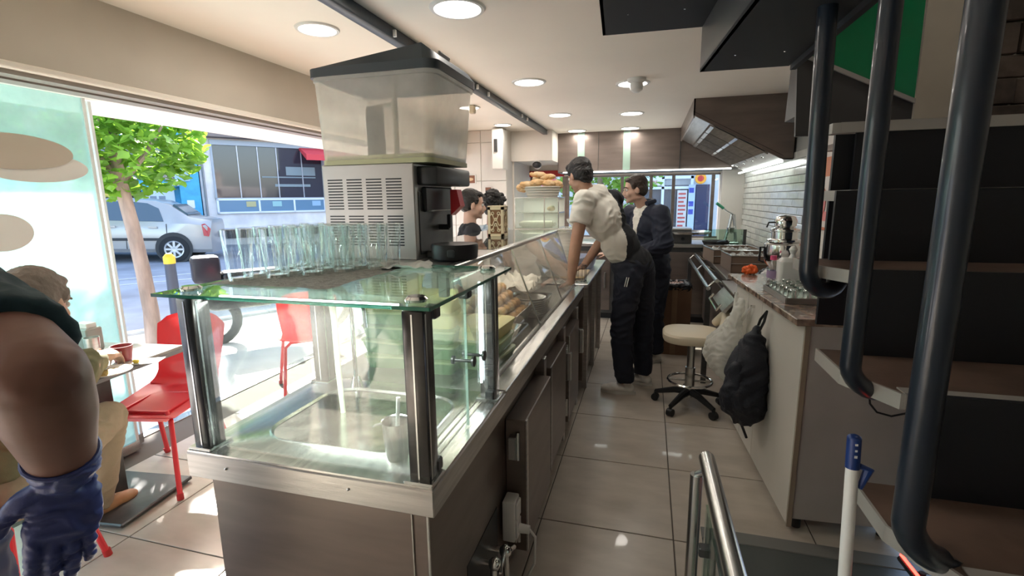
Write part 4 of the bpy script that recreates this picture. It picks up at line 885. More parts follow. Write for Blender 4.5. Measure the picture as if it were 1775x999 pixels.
pp=PY(846,331,5.60); obj('poster_sheet',B().bx(pp.x-.045,pp.x+.045,5.61,5.622,pp.z-.05,pp.z+.05,bev=.002),white_pl,t); obj('print',B().bx(pp.x-.035,pp.x+.035,5.606,5.61,pp.z-.01,pp.z+.04),mat('poster_brown',(.22,.09,.05)),t)
t=thing('wall_screen','dark tilted screen on the wall behind the drink tank','screen',(-2.0,4.9,2.1)); pp=PY(793,250,4.9)
obj('screen_body',B().box((pp.x-.18,4.9,pp.z+.02),(.40,.05,.30),Matrix.Rotation(.35,3,'Y')@Matrix.Rotation(.3,3,'X'),bev=.008),mat('screen_dark',(.03,.035,.06),.15),t); obj('bracket',B().cyl((pp.x-.22,4.92,pp.z),(pp.x-.25,4.98,CEIL),.02),steel_dark,t)
#===================================================================== REAR + RIGHT KITCHEN
RC=thing('rear_counter','dark steel rear counter under the window','counter',(.0,6.3,0))
obj('body',B().bx(-1.1,1.1,6.08,6.70,.08,.92,bev=.004),steel_dark,RC); obj('worktop',B().bx(-1.12,1.11,6.03,6.72,.92,.96,bev=.004),steel,RC); obj('kick',B().bx(-1.1,1.1,6.14,6.6,0,.08),blackpl,RC)
for x in (-.7,-.1,.5): 
    d=obj('door',B().bx(x-.27,x+.27,6.065,6.08,.12,.86,bev=.004),steel_brown,RC); obj('handle',B().bx(x+.20,x+.22,6.04,6.065,.4,.6,bev=.004),satin,d)
def at_rear(px,py,y,dz=0): 
    p=PY(px,py,y); return V((p.x,y,.96+dz))
t=thing('fryer','black countertop fryer with baskets on the rear counter','fryer',(.30,6.25,.96))
obj('tank',B().bx(-.16,.20,-.15,.2,0,.16,bev=.01),steel_dark,t,world=False); obj('lid',B().bx(-.16,.20,-.15,.2,.16,.18,bev=.004),steel,t,world=False); obj('knob',B().cyl((-.05,-.15,.06),(-.05,-.18,.06),.02).cyl((.1,-.15,.06),(.1,-.18,.06),.02),blackpl,t,world=False); obj('handle',B().tube([(-.1,-.1,.19),(-.1,-.2,.23),(-.1,-.3,.24)],.01,8),satin,t,world=False)
pl=PY(1192,404,6.2)
t=thing('serving_platter','large round steel platter raised on a stand on the rear counter','platter',(pl.x,6.2,.96))
obj('platter',B().lathe([(0,0),(.23,.0),(.26,.022),(.265,.022),(.235,-.006),(0,-.006)],(0,0,pl.z-.96),40),steel_h,t,world=False); obj('stand',B().cyl((0,0,0),(0,0,pl.z-.96),.05),steel_dark,t,world=False)
# cardboard bin
t=thing('cardboard_bin','tall brown cardboard box used as a rubbish bin','box',(.27,4.93,0))
card=mat('cardboard',(.20,.115,.07),.8,var=.12,vscale=3)
b=B()
for (x0,x1,y0,y1) in ((-.15,.15,-.15,-.142),(-.15,.15,.142,.15),(-.15,-.142,-.142,.142),(.142,.15,-.142,.142)): b.bx(x0,x1,y0,y1,0,.66)
obj('box_walls',b,card,t,world=False); obj('tape',B().bx(-.025,.025,-.152,-.15,.0,.66),mat('tape',(.26,.16,.09),.3),t,world=False)
m=remesh(B().chain([((-.12,-.12,.66),.03),((.12,-.12,.66),.035),((.12,.12,.66),.03),((-.12,.12,.66),.03),((-.12,-.12,.66),.03)]),.01,2,.012,22); link('bin_liner',m,mat('bin_bag',(.01,.01,.012),.3),t,world=False)
o=obj('rubbish',B().grid(lambda u,v:V(((u-.5)*.24,(v-.5)*.24,.65+.05*noise.noise(V((u*9,v*9,2)))+.02)),18,18),mat('rubbish_mix',(.65,.55,.5),.8,col2=(.15,.05,.04),vscale=25),t,world=False); o['kind']='stuff'
# right-hand grill range
GR=thing('grill_range','dark steel charcoal grill range with front rails along the right wall','grill',(.83,5.0,0))
obj('body',B().bx(.66,1.10,4.0,6.0,.08,.84,bev=.005),steel_dark,GR); obj('front_panel',B().bx(.645,.66,4.02,5.95,.12,.70,bev=.003),steel_brown,GR)
obj('worktop',B().bx(.60,1.11,3.99,6.02,.84,.88,bev=.004),steel_brown,GR)
for x,z in ((.47,.80),(.53,.86)): obj('front_rail',B().cyl((x,4.0,z),(x,5.95,z),.016),satin,GR)
for y in (4.05,5.0,5.9): obj('rail_bracket',B().tube([(.47,y,.80),(.53,y,.86),(.64,y,.80)],.010,8),satin,GR); 
for y in (4.08,5.92): obj('leg',B().bx(.46,.50,y-.02,y+.02,0,.8),steel_dark,GR)
# second unit close to the camera (steel sink bench)
SB=thing('steel_bench','brown steel bench beside the white cabinet under the marble top','bench',(.83,3.8,0))
obj('body',B().bx(.62,1.10,3.42,3.97,.08,.84,bev=.005),steel_brown,SB); obj('worktop',B().bx(.56,1.11,3.42,3.98,.84,.87,bev=.004),steel_brown,SB); 
obj('sloped_panel',B().prism([(.50,3.45,.74),(.60,3.45,.86),(.61,3.45,.85),(.52,3.45,.73)],(0,.5,0)),steel,SB); obj('handle',B().tube([(.50,3.5,.78),(.47,3.5,.74),(.47,3.9,.74),(.50,3.9,.78)],.008,8),chrome,SB)
obj('basin',B().loft([rrect(.68,1.0,3.52,3.88,.04,.8715),rrect(.69,.99,3.53,3.87,.04,.874)]),steel_dark,SB)
def carton(x,y,dx,dy,h,z,lb,seed):
    t=thing('food_crate',lb,'crate',(x,y,z),.05*seed)
    b=B()
    for (a,c,d_,e_) in ((-dx,dx,-dy,-dy+.008),(-dx,dx,dy-.008,dy),(-dx,-dx+.008,-dy,dy),(dx-.008,dx,-dy,dy)): b.bx(a,c,d_,e_,0,h)
    b.bx(-dx,dx,-dy,dy,0,.01); obj('crate_walls',b,mat('tray_brown',(.16,.11,.08),.5),t,world=False)
    obj('wire_rim',B().tube([(-dx,-dy,h),(dx,-dy,h),(dx,dy,h),(-dx,dy,h)],.006,6,closed=True).tube([(-dx,-dy-.004,h*.55),(dx,-dy-.004,h*.55)],.004,6),satin,t,world=False)
    o=obj('contents',B().grid(lambda u,v:V(((u-.5)*2*dx*.95,(v-.5)*2*dy*.95,h*.8+.05*noise.noise(V((u*10,v*10,seed))))),20,20),mat('crate_mix',(.5,.5,.47),.6,col2=(.04,.035,.03),vscale=22),t,world=False); o['kind']='stuff'
carton(.86,4.55,.20,.22,.14,.88,'near steel crate of utensils on the grill range',1)
carton(.80,5.15,.22,.24,.13,.88,'far steel crate of skewers on the grill range',2)
t=thing('frying_pan','black frying pan with a long handle on the grill range','pan',(.72,5.72,.88)); obj('pan_body',B().lathe([(0,0),(.12,0),(.145,.05),(.14,.05),(.115,.008),(0,.008)],(0,0,.1),28),blackpl,t,world=False); obj('burner',B().lathe([(0,0),(.1,0),(.1,.1),(0,.1)],(0,0,0),12),steel_dark,t,world=False); obj('handle',B().tube([(.0,-.13,.14),(.03,-.3,.17),(.05,-.42,.18)],.014,8),blackpl,t,world=False)
t=thing('black_bag','crumpled black and white bag behind the tea glasses','bag',(.88,3.75,.87)); m=remesh(B().ell((0,0,.06),(.13,.12,.07)).ell((.06,.05,.1),(.06,.06,.05)),.01,2,.02,14); link('bag_body',m,mat('bag_black',(.02,.02,.022),.3),t,world=False); m=remesh(B().ell((-.05,-.07,.10),(.06,.05,.035)),.008,1,.012,20); link('bag_top',m,mat('bag_white',(.55,.55,.55),.4),t,world=False)
# glass splash guard, juicer
t=thing('splash_guard','low glass splash guard standing on the grill range','glass guard',(.95,6.0,.88))
obj('pane',B().bx(.62,1.05,5.96,5.966,.9,1.14),thin_glass('guard_glass',(.72,.85,.78),1.,blend=.25),t); obj('support',B().bx(1.03,1.06,5.94,5.98,.88,1.14),steel_dark,t); obj('support',B().bx(.62,.64,5.94,5.98,.88,.92),steel_dark,t)
t=thing('citrus_press','grey lever citrus press with a green handle grip','juicer',(.93,6.15,.96))
obj('base',B().bx(-.08,.08,-.1,.1,0,.03,bev=.01),satin,t,world=False); obj('column',B().tube([(-.06,.02,.02),(-.02,.02,.2),(.0,.02,.34)],.018,10).tube([(.06,.02,.02),(.04,.02,.2),(.02,.02,.34)],.018,10),satin,t,world=False); obj('cup',B().lathe([(0,.12),(.045,.14),(.055,.19),(0,.19)],(0,-.03,0),20),satin,t,world=False); obj('lever',B().tube([(.01,0,.34),(-.06,-.02,.38),(-.11,-.03,.42)],.009,8),satin,t,world=False); obj('grip',B().tube([(-.10,-.03,.41),(-.18,-.05,.47)],.017,10),mat('green_grip',(.03,.22,.12),.4),t,world=False)
#---- white cabinet with marble top
CAng=math.atan2(.65-.57,3.4-2.22)      # slight turn
CB=thing('white_cabinet','tall white cabinet with brown marble top beside the staircase','cabinet',(.66,2.25,0),.065)
wm=mat('white_laminate',(.60,.575,.53),.35,var=.05,vscale=2); wm2=mat('side_laminate',(.42,.395,.375),.4,var=.08,vscale=3)
obj('carcass',B().bx(.012,.46,0,1.18,.06,.96),wm2,CB,world=False)
for k,(a,b_) in enumerate(((.004,.60),(.606,.88),(.886,1.175))):
    d=obj('door',B().bx(-.006,.012,a,b_,.03,.955,bev=.002),wm,CB,world=False)
    if k: obj('knob',B().cyl((-.006,(a+b_)/2 if k==1 else b_-.04,.88),(-.028,(a+b_)/2 if k==1 else b_-.04,.88),.009),chrome,d,world=False)
obj('edge_strip',B().bx(-.004,.016,-.006,.002,.02,.96),mat('edge_line',(.30,.24,.18),.4),CB,world=False)
for x,y in ((.05,.04),(.4,.04),(.05,1.1)): obj('foot',B().cyl((x,y,0),(x,y,.06),.02),blackpl,CB,world=False)
marble=mat('brown_marble',(.36,.27,.21),.22,col2=(.10,.065,.05),vscale=22,coat=.3)
obj('marble_top',B().bx(-.05,.50,-.03,1.25,.965,.995,bev=.003),marble,CB,world=False)
#---- tray with small tea glasses
TT=thing('steel_tray','rectangular steel tray holding small tea glasses on the marble top','tray',(.78,2.66,.996),.05)
obj('tray_floor',B().bx(-.14,.20,-.12,.26,0,.004),steel,TT,world=False)
b=B()
for (x0,x1,y0,y1) in ((-.14,.20,-.124,-.12),(-.14,.20,.26,.264),(-.144,-.14,-.12,.26),(.20,.204,-.12,.26)): b.bx(x0,x1,y0,y1,0,.028)
obj('tray_rim',b,steel,TT,world=False)
gprof=[(.0,.062),(.018,.062),(.021,.056),(.019,.04),(.023,.018),(.028,.0),(.0268,.0),(.0215,.018),(.0175,.04),(.019,.054),(0,.056)]
g0=None; R_=WM[TT.name]
for i in range(5):
    for j in range(6):
        p=R_@V((-.105+i*.066,-.085+j*.063,.0045)); lb='upside-down tea glass, '+['leftmost','second from the left','in the middle','second from the right','rightmost'][i]+' in the '+['front','second','third','fourth','fifth','back'][j]+' row of the tray'
        if g0 is None: g0=tag(obj('tea_glass',B().lathe(gprof,(0,0,0),24),tumbler_m,world=False,ang=30),lb,'glass','small tea glasses on the tray'); g0.location=p
        else: dup(g0,p,random.uniform(0,6),lb)
t=thing('tea_glass_box','small clear plastic box on the front edge of the marble top','box',(.82,2.36,.996)); obj('box_body',B().loft([rrect(-.04,.04,-.03,.03,.01,0),rrect(-.045,.045,-.035,.035,.012,.03)]),thin_glass('box_clear',(.9,.9,.9),1.,haze=.3,blend=.4),t,world=False); obj('box_lid',B().loft([rrect(-.047,.047,-.037,.037,.012,.03),rrect(-.047,.047,-.037,.037,.012,.034)]),white_pl,t,world=False)
m=remesh(B().ell((0,0,.022),(.045,.035,.022)).ell((.02,.02,.03),(.025,.025,.02)),.005,1,.014,30); m.transform(Matrix.Translation(PZ(1300,474,1.0))); tag(link('orange_cloth',m,mat('orange_cloth',(.75,.12,.02),.6)),'crumpled bright orange cloth on the marble top beside the tea glasses','cloth')
m=remesh(B().ell((0,0,.025),(.02,.02,.025)),.005,1,.003,30); m.transform(Matrix.Translation(PZ(1449,534,1.0)+V((0,.03,0)))); tag(link('pink_sponge',m,mat('pink_pl',(.8,.05,.22),.4)),'small bright pink sponge at the edge of the marble top','sponge')
# samovar
sp=PY(1357,440,3.25)
SM=thing('samovar','rounded chrome samovar tea urn on the marble top','samovar',(sp.x,3.25,.996))
obj('urn',B().lathe([(0,0),(.07,0),(.075,.02),(.05,.04),(.06,.06),(.098,.12),(.108,.17),(.105,.22),(.085,.235),(.083,.24),(0,.24)],(0,0,0),36),chrome,SM,world=False)
obj('collar',B().lathe([(.083,.235),(.095,.24),(.095,.25),(.07,.255),(.07,.295),(.078,.30),(.078,.31),(.055,.32),(0,.32)],(0,0,0),36),chrome,SM,world=False)
obj('teapot',B().lathe([(.045,.32),(.058,.33),(.062,.36),(.05,.385),(.03,.392),(0,.395)],(0,0,0),30),chrome,SM,world=False)
obj('handle',B().tube([(-.10,0,.20),(-.125,0,.20),(-.128,0,.12),(-.10,0,.11)],.007,8),blackpl,SM,world=False); obj('handle',B().tube([(-.058,0,.35),(-.09,0,.35),(-.10,0,.32)],.005,8),blackpl,SM,world=False)
obj('tap',B().cyl((0,-.09,.09),(0,-.14,.085),.01).box((0,-.135,.11),(.01,.01,.04)),chrome,SM,world=False)
cp=PY(1372,470,2.98)
t=thing('white_canister','white plastic canister with a round knob on its lid','canister',(cp.x,2.98,.996)); obj('canister_body',B().loft([rrect(-.07,.07,-.05,.05,.02,0),rrect(-.07,.07,-.05,.05,.02,.15),rrect(-.05,.05,-.03,.03,.015,.17)]),white_pl,t,world=False); obj('knob',B().lathe([(.0,.17),(.02,.17),(.012,.19),(.022,.215),(.012,.232),(0,.235)],(0,0,0),20),white_pl,t,world=False)
bp=PY(1345,470,3.0)
t=thing('water_bottle','clear plastic bottle with a pink cap beside the samovar','bottle',(bp.x-.01,3.03,.996)); obj('bottle_body',B().lathe([(0,0),(.028,0),(.03,.01),(.03,.11),(.014,.14),(.014,.155)],(0,0,0),20),thin_glass('bottle_clear',(.85,.88,.9),1,blend=.4),t,world=False); obj('cap',B().cyl((0,0,.15),(0,0,.175),.017),mat('pink_cap',(.7,.08,.2),.4),t,world=False); obj('label_band',B().lathe([(.0305,.05),(.0305,.09)],(0,0,0),20),mat('label_purple',(.35,.25,.4),.4),t,world=False)
# posters by the right wall edge
t=thing('wall_poster','orange and white food poster on the wall beside the stairs','poster',(RW-.02,3.6,1.6))
obj('frame',B().bx(RW-.030,RW-.014,3.40,3.93,1.28,1.92,bev=.003),mat('orange_frame',(.60,.16,.05),.5),t)
obj('sheet',B().bx(RW-.034,RW-.030,3.42,3.91,1.30,1.90),mat('poster_cream',(.68,.60,.55),.5),t)
obj('orange_print',B().bx(RW-.037,RW-.034,3.44,3.89,1.62,1.74),mat('poster_orange',(.65,.20,.08),.5),t)
obj('pink_print',B().lathe([(0,0),(.1,0),(.1,.003),(0,.003)],(RW-.037,3.66,1.46),24,Matrix.Rotation(-PI/2,3,'Y')).bx(RW-.037,RW-.034,3.5,3.84,1.34,1.40),mat('poster_pink',(.70,.22,.20),.5),t)
#---- stool
ST=thing('swivel_stool','white padded swivel stool on a five-star castor base','stool',(.33,3.56,0),0)
cushm=mat('cream_vinyl',(.62,.55,.42),.45,bump=.05,bscale=30)
def cushion(c,rx,ry,h,n=1): return B().loft([rrect(c[0]-rx*k,c[0]+rx*k,c[1]-ry*k,c[1]+ry*k,min(rx,ry)*k*.75,c[2]+z,8) for k,z in ((.75,0),(.96,.008),(1,.022),(1,h-.02),(.95,h-.006),(.7,h+.004),(.3,h+.008))])
obj('seat',cushion((0,0,.50),.20,.19,.075),cushm,ST,world=False)
obj('back_cushion',B().tube([(.17,-.15,.60),(.21,-.08,.66),(.225,0,.69),(.21,.08,.66),(.17,.15,.60)],.04,14,rad=[.03,.04,.042,.04,.03]).cyl((.19,0,.55),(.21,0,.66),.015),cushm,ST,world=False)
obj('gas_column',B().cyl((0,0,.14),(0,0,.5),.026,n=20).cyl((0,0,.08),(0,0,.3),.034,n=20),satin,ST,world=False)
obj('foot_ring',B().tube([(.15*math.cos(k*PI/14),.15*math.sin(k*PI/14),.20) for k in range(28)],.009,8,closed=True).cyl((-.15,0,.2),(.15,0,.2),.007),chrome,ST,world=False)
for k in range(5):
    a=k*2*PI/5+.35; c,s=math.cos(a),math.sin(a)
    l=obj('base_arm',B().tube([(0,0,.12),(.1*c,.1*s,.11),(.24*c,.24*s,.07)],.02,8,rad=[.03,.024,.016]),blackpl,ST,world=False)
    obj('castor',B().cyl((.24*c-.02*s,.24*s+.02*c,.027),(.24*c+.02*s,.24*s-.02*c,.027),.027,n=16).cyl((.24*c,.24*s,.03),(.24*c,.24*s,.075),.01),blackpl,l,world=False)
#---- bags hanging on the cabinet
def onface(y,z,dx=0): return WM[CB.name]@V((-.03-dx,y,z))
bagw=thin_glass('bag_plastic',(.95,.95,.93),.6,haze=.75,hazecol=(.80,.80,.76),rough=.3,blend=.2)
t=thing('plastic_bag','white plastic carrier bag hanging from the cabinet knob over the stool','bag',onface(.9,.50))
b=B(); cs=[(.85,.90,.010,.008,.03),(.86,.80,.03,.02,.05),(.88,.70,.055,.05,.09),(.90,.62,.09,.07,.13),(.88,.54,.10,.07,.13),(.86,.46,.08,.06,.10),(.85,.40,.04,.03,.06)]
b.loft([[onface(y+ry*1.3*math.sin(a),z,rx+.01+rx*math.cos(a)) for a in [k*2*PI/24 for k in range(24)]] for (y,z,rx,_,ry) in cs])
m_=remesh(b,.008,1,.009,13); link('bag_body',m_,bagw,t)
for yy in (.742,1.135): obj('bag_strap',B().tube([onface(yy,.885,-.01),onface((yy+.87)/2,.80,.02),onface(.88,.70,.06)],.010,8,rad=[.006,.014,.025]),bagw,t)
obj('dark_contents',B().box(onface(.83,.50,.10),(.05,.08,.07),Matrix.Rotation(.3,3,'X'),bev=.01),mat('contents_grey',(.12,.12,.13),.5),t)
bk=mat('backpack_fabric',(.012,.014,.022),.7,bump=.3,bscale=120)
t=thing('backpack','dark navy backpack hanging by its loop on the cabinet door','backpack',onface(.45,.55))
b=B(); b.chain([(onface(.47,.80,.03),.035),(onface(.46,.70,.055),.07),(onface(.45,.58,.07),.10),(onface(.45,.46,.075),.115),(onface(.46,.40,.07),.11)])
b.ell(onface(.40,.47,.10),(.07,.09,.10)); m_=remesh(b,.01,3,.014,9); link('pack_body',m_,bk,t)
obj('hanging_loop',B().tube([onface(.45,.80,.03),onface(.42,.87,.015),onface(.44,.92,.0),onface(.48,.87,.015),onface(.49,.80,.03)],.007,8),blackpl,t)
m_=remesh(B().chain([(onface(.40,.62,.13),.035),(onface(.39,.50,.15),.05),(onface(.40,.42,.14),.045)]),.01,3,.008,12); link('front_pocket',m_,bk,t)
obj('strap',B().tube([onface(.42,.34,.10),onface(.40,.29,.08),onface(.40,.24,.06)],.007,6).box(onface(.43,.32,.08),(.03,.05,.03),bev=.005),blackpl,t)
#===================================================================== STAIRCASE
SC_=thing('staircase','dark steel open staircase with brown treads and tubular black rails','staircase',(1.2,1.5,0))
tread=mat('tread_brown',(.12,.075,.055),.45,var=.25,vscale=6,bump=.05); nosing=mat('nosing_steel',(.36,.34,.31),.5,.2); riser_m=mat('riser_black',(.008,.009,.012),.5); strm=mat('stringer_paint',(.012,.016,.022),.4)
lv=[(.36,.42,.64,.52),(.60,.68,.90,.52),(.84,.92,1.20,.51),(1.07,1.20,1.50,.50),(1.295,1.52,1.80,.50),(1.515,1.80,2.1,PY(1424,334,2.1).x+.02),(1.755,2.08,2.14,PY(1437,218,2.14).x+.02)]
for z,y0,y1,XL in lv:
    yb_=y1+.02
    cut=.06 if z<1.5 else .0
    p=[(XL+cut*.9,y0),(2.75,y0),(2.75,yb_),(XL-.02,yb_),(XL-.02,y0+cut*2.2)]
    tr_=obj('tread',B().prism([(x,y,z-.03) for x,y in p],(0,0,.03)),tread,SC_)
    obj('nosing',B().bx(XL+cut*.9,2.75,y0-.006,y0+.0,z-.034,z+.003,bev=.001).bx(XL+cut*.9,2.75,y0-.006,y0+.035,z,z+.003),nosing,tr_)
    obj('side_edge',B().bx(XL-.026,XL-.02,y0+cut*2.2,yb_,z-.034,z+.002).prism([(XL-.026,y0+cut*2.2,z-.034),(XL-.02,y0+cut*2.2,z-.034),(XL+cut*.9,y0-.006,z-.034),(XL+cut*.9-.008,y0-.006,z-.034)],(0,0,.036)),nosing,tr_)
    if z<1.7: obj('riser',B().bx(XL+.07,2.75,y1-.015,y1-.0,z,z+(.235 if z<1.2 else .22)),riser_m,SC_)
XL=.50
obj('riser',B().bx(XL+.07,2.75,.405,.42,0,.33),riser_m,SC_)
obj('landing',B().bx(.86,2.7,2.16,2.92,1.72,1.75),tread,SC_)
obj('back_panel',B().bx(PY(1437,300,2.12).x+.01,2.7,2.12,2.14,1.0,1.72),riser_m,SC_)
pipe=mat('rail_paint',(.012,.018,.028),.28,bump=.04,bscale=40,coat=.2)
def jrail(top,bot,end,r,sag):
    top=V(top);bot=V(bot);end=V(end); pts=[top,(top+bot)/2]; d=(bot-top).normalized()
    h=(end-bot); pts.append(bot)
    for k in range(1,8):
        a=k/8*PI; pts.append(bot+h*((1-math.cos(a))/2)+d*(sag*math.sin(a)))
    pts.append(end); return B().tube(pts,r,18)
def pr(px,py,y): p=PY(px,py,y); return p
r1b=PY(1401,470,1.60); r1t=PY(1436,0,1.60); r1e=PY(1455,480,1.68)
r2b=PY(1474,635,1.24); r2t=PY(1545,0,1.24); r2e=PY(1535,665,1.30)
r3b=PY(1574,905,.92); r3t=PY(1710,0,.92); r3e=PY(1640,960,.98)
def extend(t_,b_,k=.5): return t_+(t_-b_)*k
obj('rail_tube',jrail(extend(r1t,r1b),r1b,r1e,.0245,.05),pipe,SC_)
obj('rail_tube',jrail(extend(r2t,r2b),r2b,r2e,.0215,.035),pipe,SC_)
obj('rail_tube',jrail(extend(r3t,r3b),r3b,r3e,.0245,.03),pipe,SC_)
obj('rail_bolt',B().cyl(PY(1420,475,1.66),PY(1420,490,1.66),.006).cyl(PY(1436,478,1.67),PY(1436,490,1.67),.006),nosing,SC_)
# upper flight turning left over the aisle: sawtooth underside
UF=thing('upper_flight','dark sawtooth underside of the upper stair flight overhead','stairs',(.2,1.6,2.1))
soff=mat('soffit_black',(.014,.016,.02),.65); ris=mat('soffit_riser',(.07,.075,.08),.38,.4)
c1=PZ(1045,62,2.17); c2=PZ(1213,125,2.0); c3=PZ(1370,112,2.0)
ydir=-2.6
# each step: soffit slab + riser, fanning towards the camera
def step(cl,cr,z,zt,lb,dl,dr):
    a=V((cl.x,cl.y,z)); b_=V((cr.x,cr.y,z)); c_=V((cr.x+dr[0],cr.y+dr[1],z)); d_=V((cl.x+dl[0],cl.y+dl[1],z))
    obj('step_soffit',B().prism([a,b_,c_,d_],(0,0,.012)),soff,UF)
    obj('step_riser',B().prism([a,d_,d_+V((.012,0,0)),a+V((.012,0,0))],(0,0,zt-z)),ris,UF)
    for u,v in ((.25,.12),(.75,.12),(.5,.5)):
        q=a.lerp(b_,u).lerp(d_.lerp(c_,u),v); obj('rivet',B().ell(q,(.004,.004,.002),sub=1),chrome,UF)
step(c1,V((c2.x,c2.y,0)),2.17,2.34,'',(.10,-1.8),(.16,-1.8))
step(c2,V((c3.x,c3.y+.02,0)),2.0,2.172,'',(.16,-1.8),(.12,-1.8))
obj('end_stringer',B().prism([(c3.x,c3.y,1.98),(c3.x+.0,c3.y+.0,2.6),(c3.x+.03,.6,2.6),(c3.x+.03,.6,1.98)],(.02,0,0)),soff,UF)
# dark box column + green board beyond
t=thing('stair_bulkhead','dark grey steel bulkhead box where the stair meets the ceiling','bulkhead',(.72,2.75,2.1))
q0=PY(1378,195,2.72); q1=PY(1440,195,2.72)
obj('bulkhead_box',B().prism([(q0.x,2.70,q0.z-.02),(q1.x+.12,2.70,q1.z-.03),(q1.x+.12,2.70,2.9),(q0.x+.03,2.70,2.9)],(0,.2,0)),mat('bulkhead_grey',(.05,.047,.046),.5),t)
obj('bracket',B().box((q0.x+.02,2.69,q0.z-.01),(.04,.03,.03)),blackpl,t)
t=thing('green_board','glossy green sloping side panel of the upper stair','panel',(.9,2.6,2.1))
def G(px,py,y=2.5): return PY(px,py,y)
ga,gb,gc,gd=G(1392,92),G(1585,172),G(1612,-60),G(1402,-60)
obj('green_panel',B().prism([ga,gb,gc,gd],(0,.012,0)),mat('green_gloss',(.006,.20,.075),.16,coat=.5),t)
obj('edge_trim',B().prism([ga,gb,gb+V((0,0,-.018)),ga+V((0,0,-.018))],(0,-.012,0)),nosing,t)
obj('lower_panel',B().prism([ga+V((-.02,.005,0)),gb+V((0,.005,0)),V((gb.x,gb.y+.005,1.76)),V((ga.x,ga.y+.005,1.76))],(0,.02,0)),mat('bulkhead_grey',(.05,.047,.046)),t)
lamp((1.5,1.6,3.45),.2,5)  # added lamp, unseen above the stairs, to brighten the green panel
# foreground chrome handrail, basement hatch, mop
HRL=thing('chrome_handrail','polished steel handrail at the foot of the frame beside the floor hatch','handrail',(.18,1.2,0))
ra,rb=PZ(1225,795,.76),PZ(1285,1040,.76)
obj('rail',B().cyl(ra,rb,.022,n=24),satin,HRL); obj('end_cap',B().lathe([(0,0),(.022,0),(.02,.006),(0,.007)],ra,24,ax(ra-rb,(1,0,0))),chrome,HRL)
pb=ra+(rb-ra)*.12
obj('post',B().cyl(pb+V((-.03,.02,-.03)),V((pb.x-.03,pb.y+.02,.01)),.017,n=20),satin,HRL); obj('post',B().cyl((rb.x,.7,.74),(rb.x,.7,.01),.017,n=20),satin,HRL)
obj('glass_infill',B().bx(pb.x-.005,pb.x+.001,.72,pb.y-.01,.12,.66),thin_glass('rail_glass',(.7,.82,.76),1.,blend=.2),HRL)
obj('glass_clip',B().bx(pb.x-.02,pb.x+.02,pb.y-.05,pb.y-.02,.52,.55,bev=.004),steel_dark,HRL)
obj('connector',B().cyl(pb+V((-.03,.02,-.03)),pb,.010),satin,HRL)
t=thing('floor_mat','dark grey-green rubber mat by the cabinet','mat',(.62,1.9,0)); h0=PZ(1215,925,0); obj('mat_sheet',B().bx(h0.x,1.2,1.2,2.08,0,.012,bev=.003),mat('hatch_grey',(.075,.085,.08),.35,bump=.1),t); obj('mat_edge',B().bx(h0.x,1.2,2.08,2.16,0,.014,bev=.003),mat('hatch_edge',(.16,.16,.15),.5),t)
MP=thing('mop_handle','white pole with a blue grip leaning by the staircase','mop',(.38,1.0,0))
mt,mb_=PY(1481,760,1.02),PY(1463,1010,1.0)
dmp=(mt-mb_); mbot=mb_-dmp*((mb_.z)/dmp.z)
obj('pole',B().cyl(mbot,mt-dmp.normalized()*.055,.0115,n=16),white_pl,MP)
obj('grip',B().cyl(mt-dmp.normalized()*.06,mt,.0125,n=16).ell(mt,(.0125,.0125,.008)),mat('navy_grip',(.01,.035,.16),.35),MP)
obj('hang_clip',B().tube([mt-dmp.normalized()*.055+V((.012,0,0)),mt-dmp.normalized()*.06+V((.028,0,0)),mt-dmp.normalized()*.10+V((.015,0,0))],.007,8,rad=[.006,.009,.005]),mat('navy_grip',(.01,.035,.16)),MP)
obj('grip_print',B().box(mt-dmp.normalized()*.02+V((0,-.0125,0)),(.004,.001,.004)).box(mt-dmp.normalized()*.032+V((0,-.0125,0)),(.005,.001,.005)).box(mt-dmp.normalized()*.008+V((0,-.0125,0)),(.005,.001,.004)),white_pl,MP)
t=thing('red_light_strip','glowing red light strip on the floor beside the stair foot','light strip',(.62,1.1,0))
ya_,yb2=PZ(1562,962,.5),PZ(1600,1010,.5)
obj('strip_light',B().cyl(ya_,yb2+(yb2-ya_)*2,.004,n=8),emit('red_led',(1,.03,.02),14),t); obj('housing',B().cyl(ya_+V((0,0,-.012)),yb2+(yb2-ya_)*2+V((0,0,-.012)),.009,n=8),blackpl,t); obj('bracket',B().cyl((ya_.x+.03,ya_.y-.05,ya_.z-.01),(ya_.x+.03,ya_.y-.05,.0),.008),blackpl,t)
rl=lamp(ya_+V((0,.05,.02)),.02,.07,(1,.04,.03),rot=(PI/2,0,0)); 
obj_c=tag(obj('loose_cable',B().tube([PY(1507,684,2.15),PY(1508,700,2.15),PY(1520,715,2.15),PY(1545,722,2.15),PY(1580,715,2.15)],.004,8),blackpl),'thin black cable looping on the side of the white cabinet','cable')
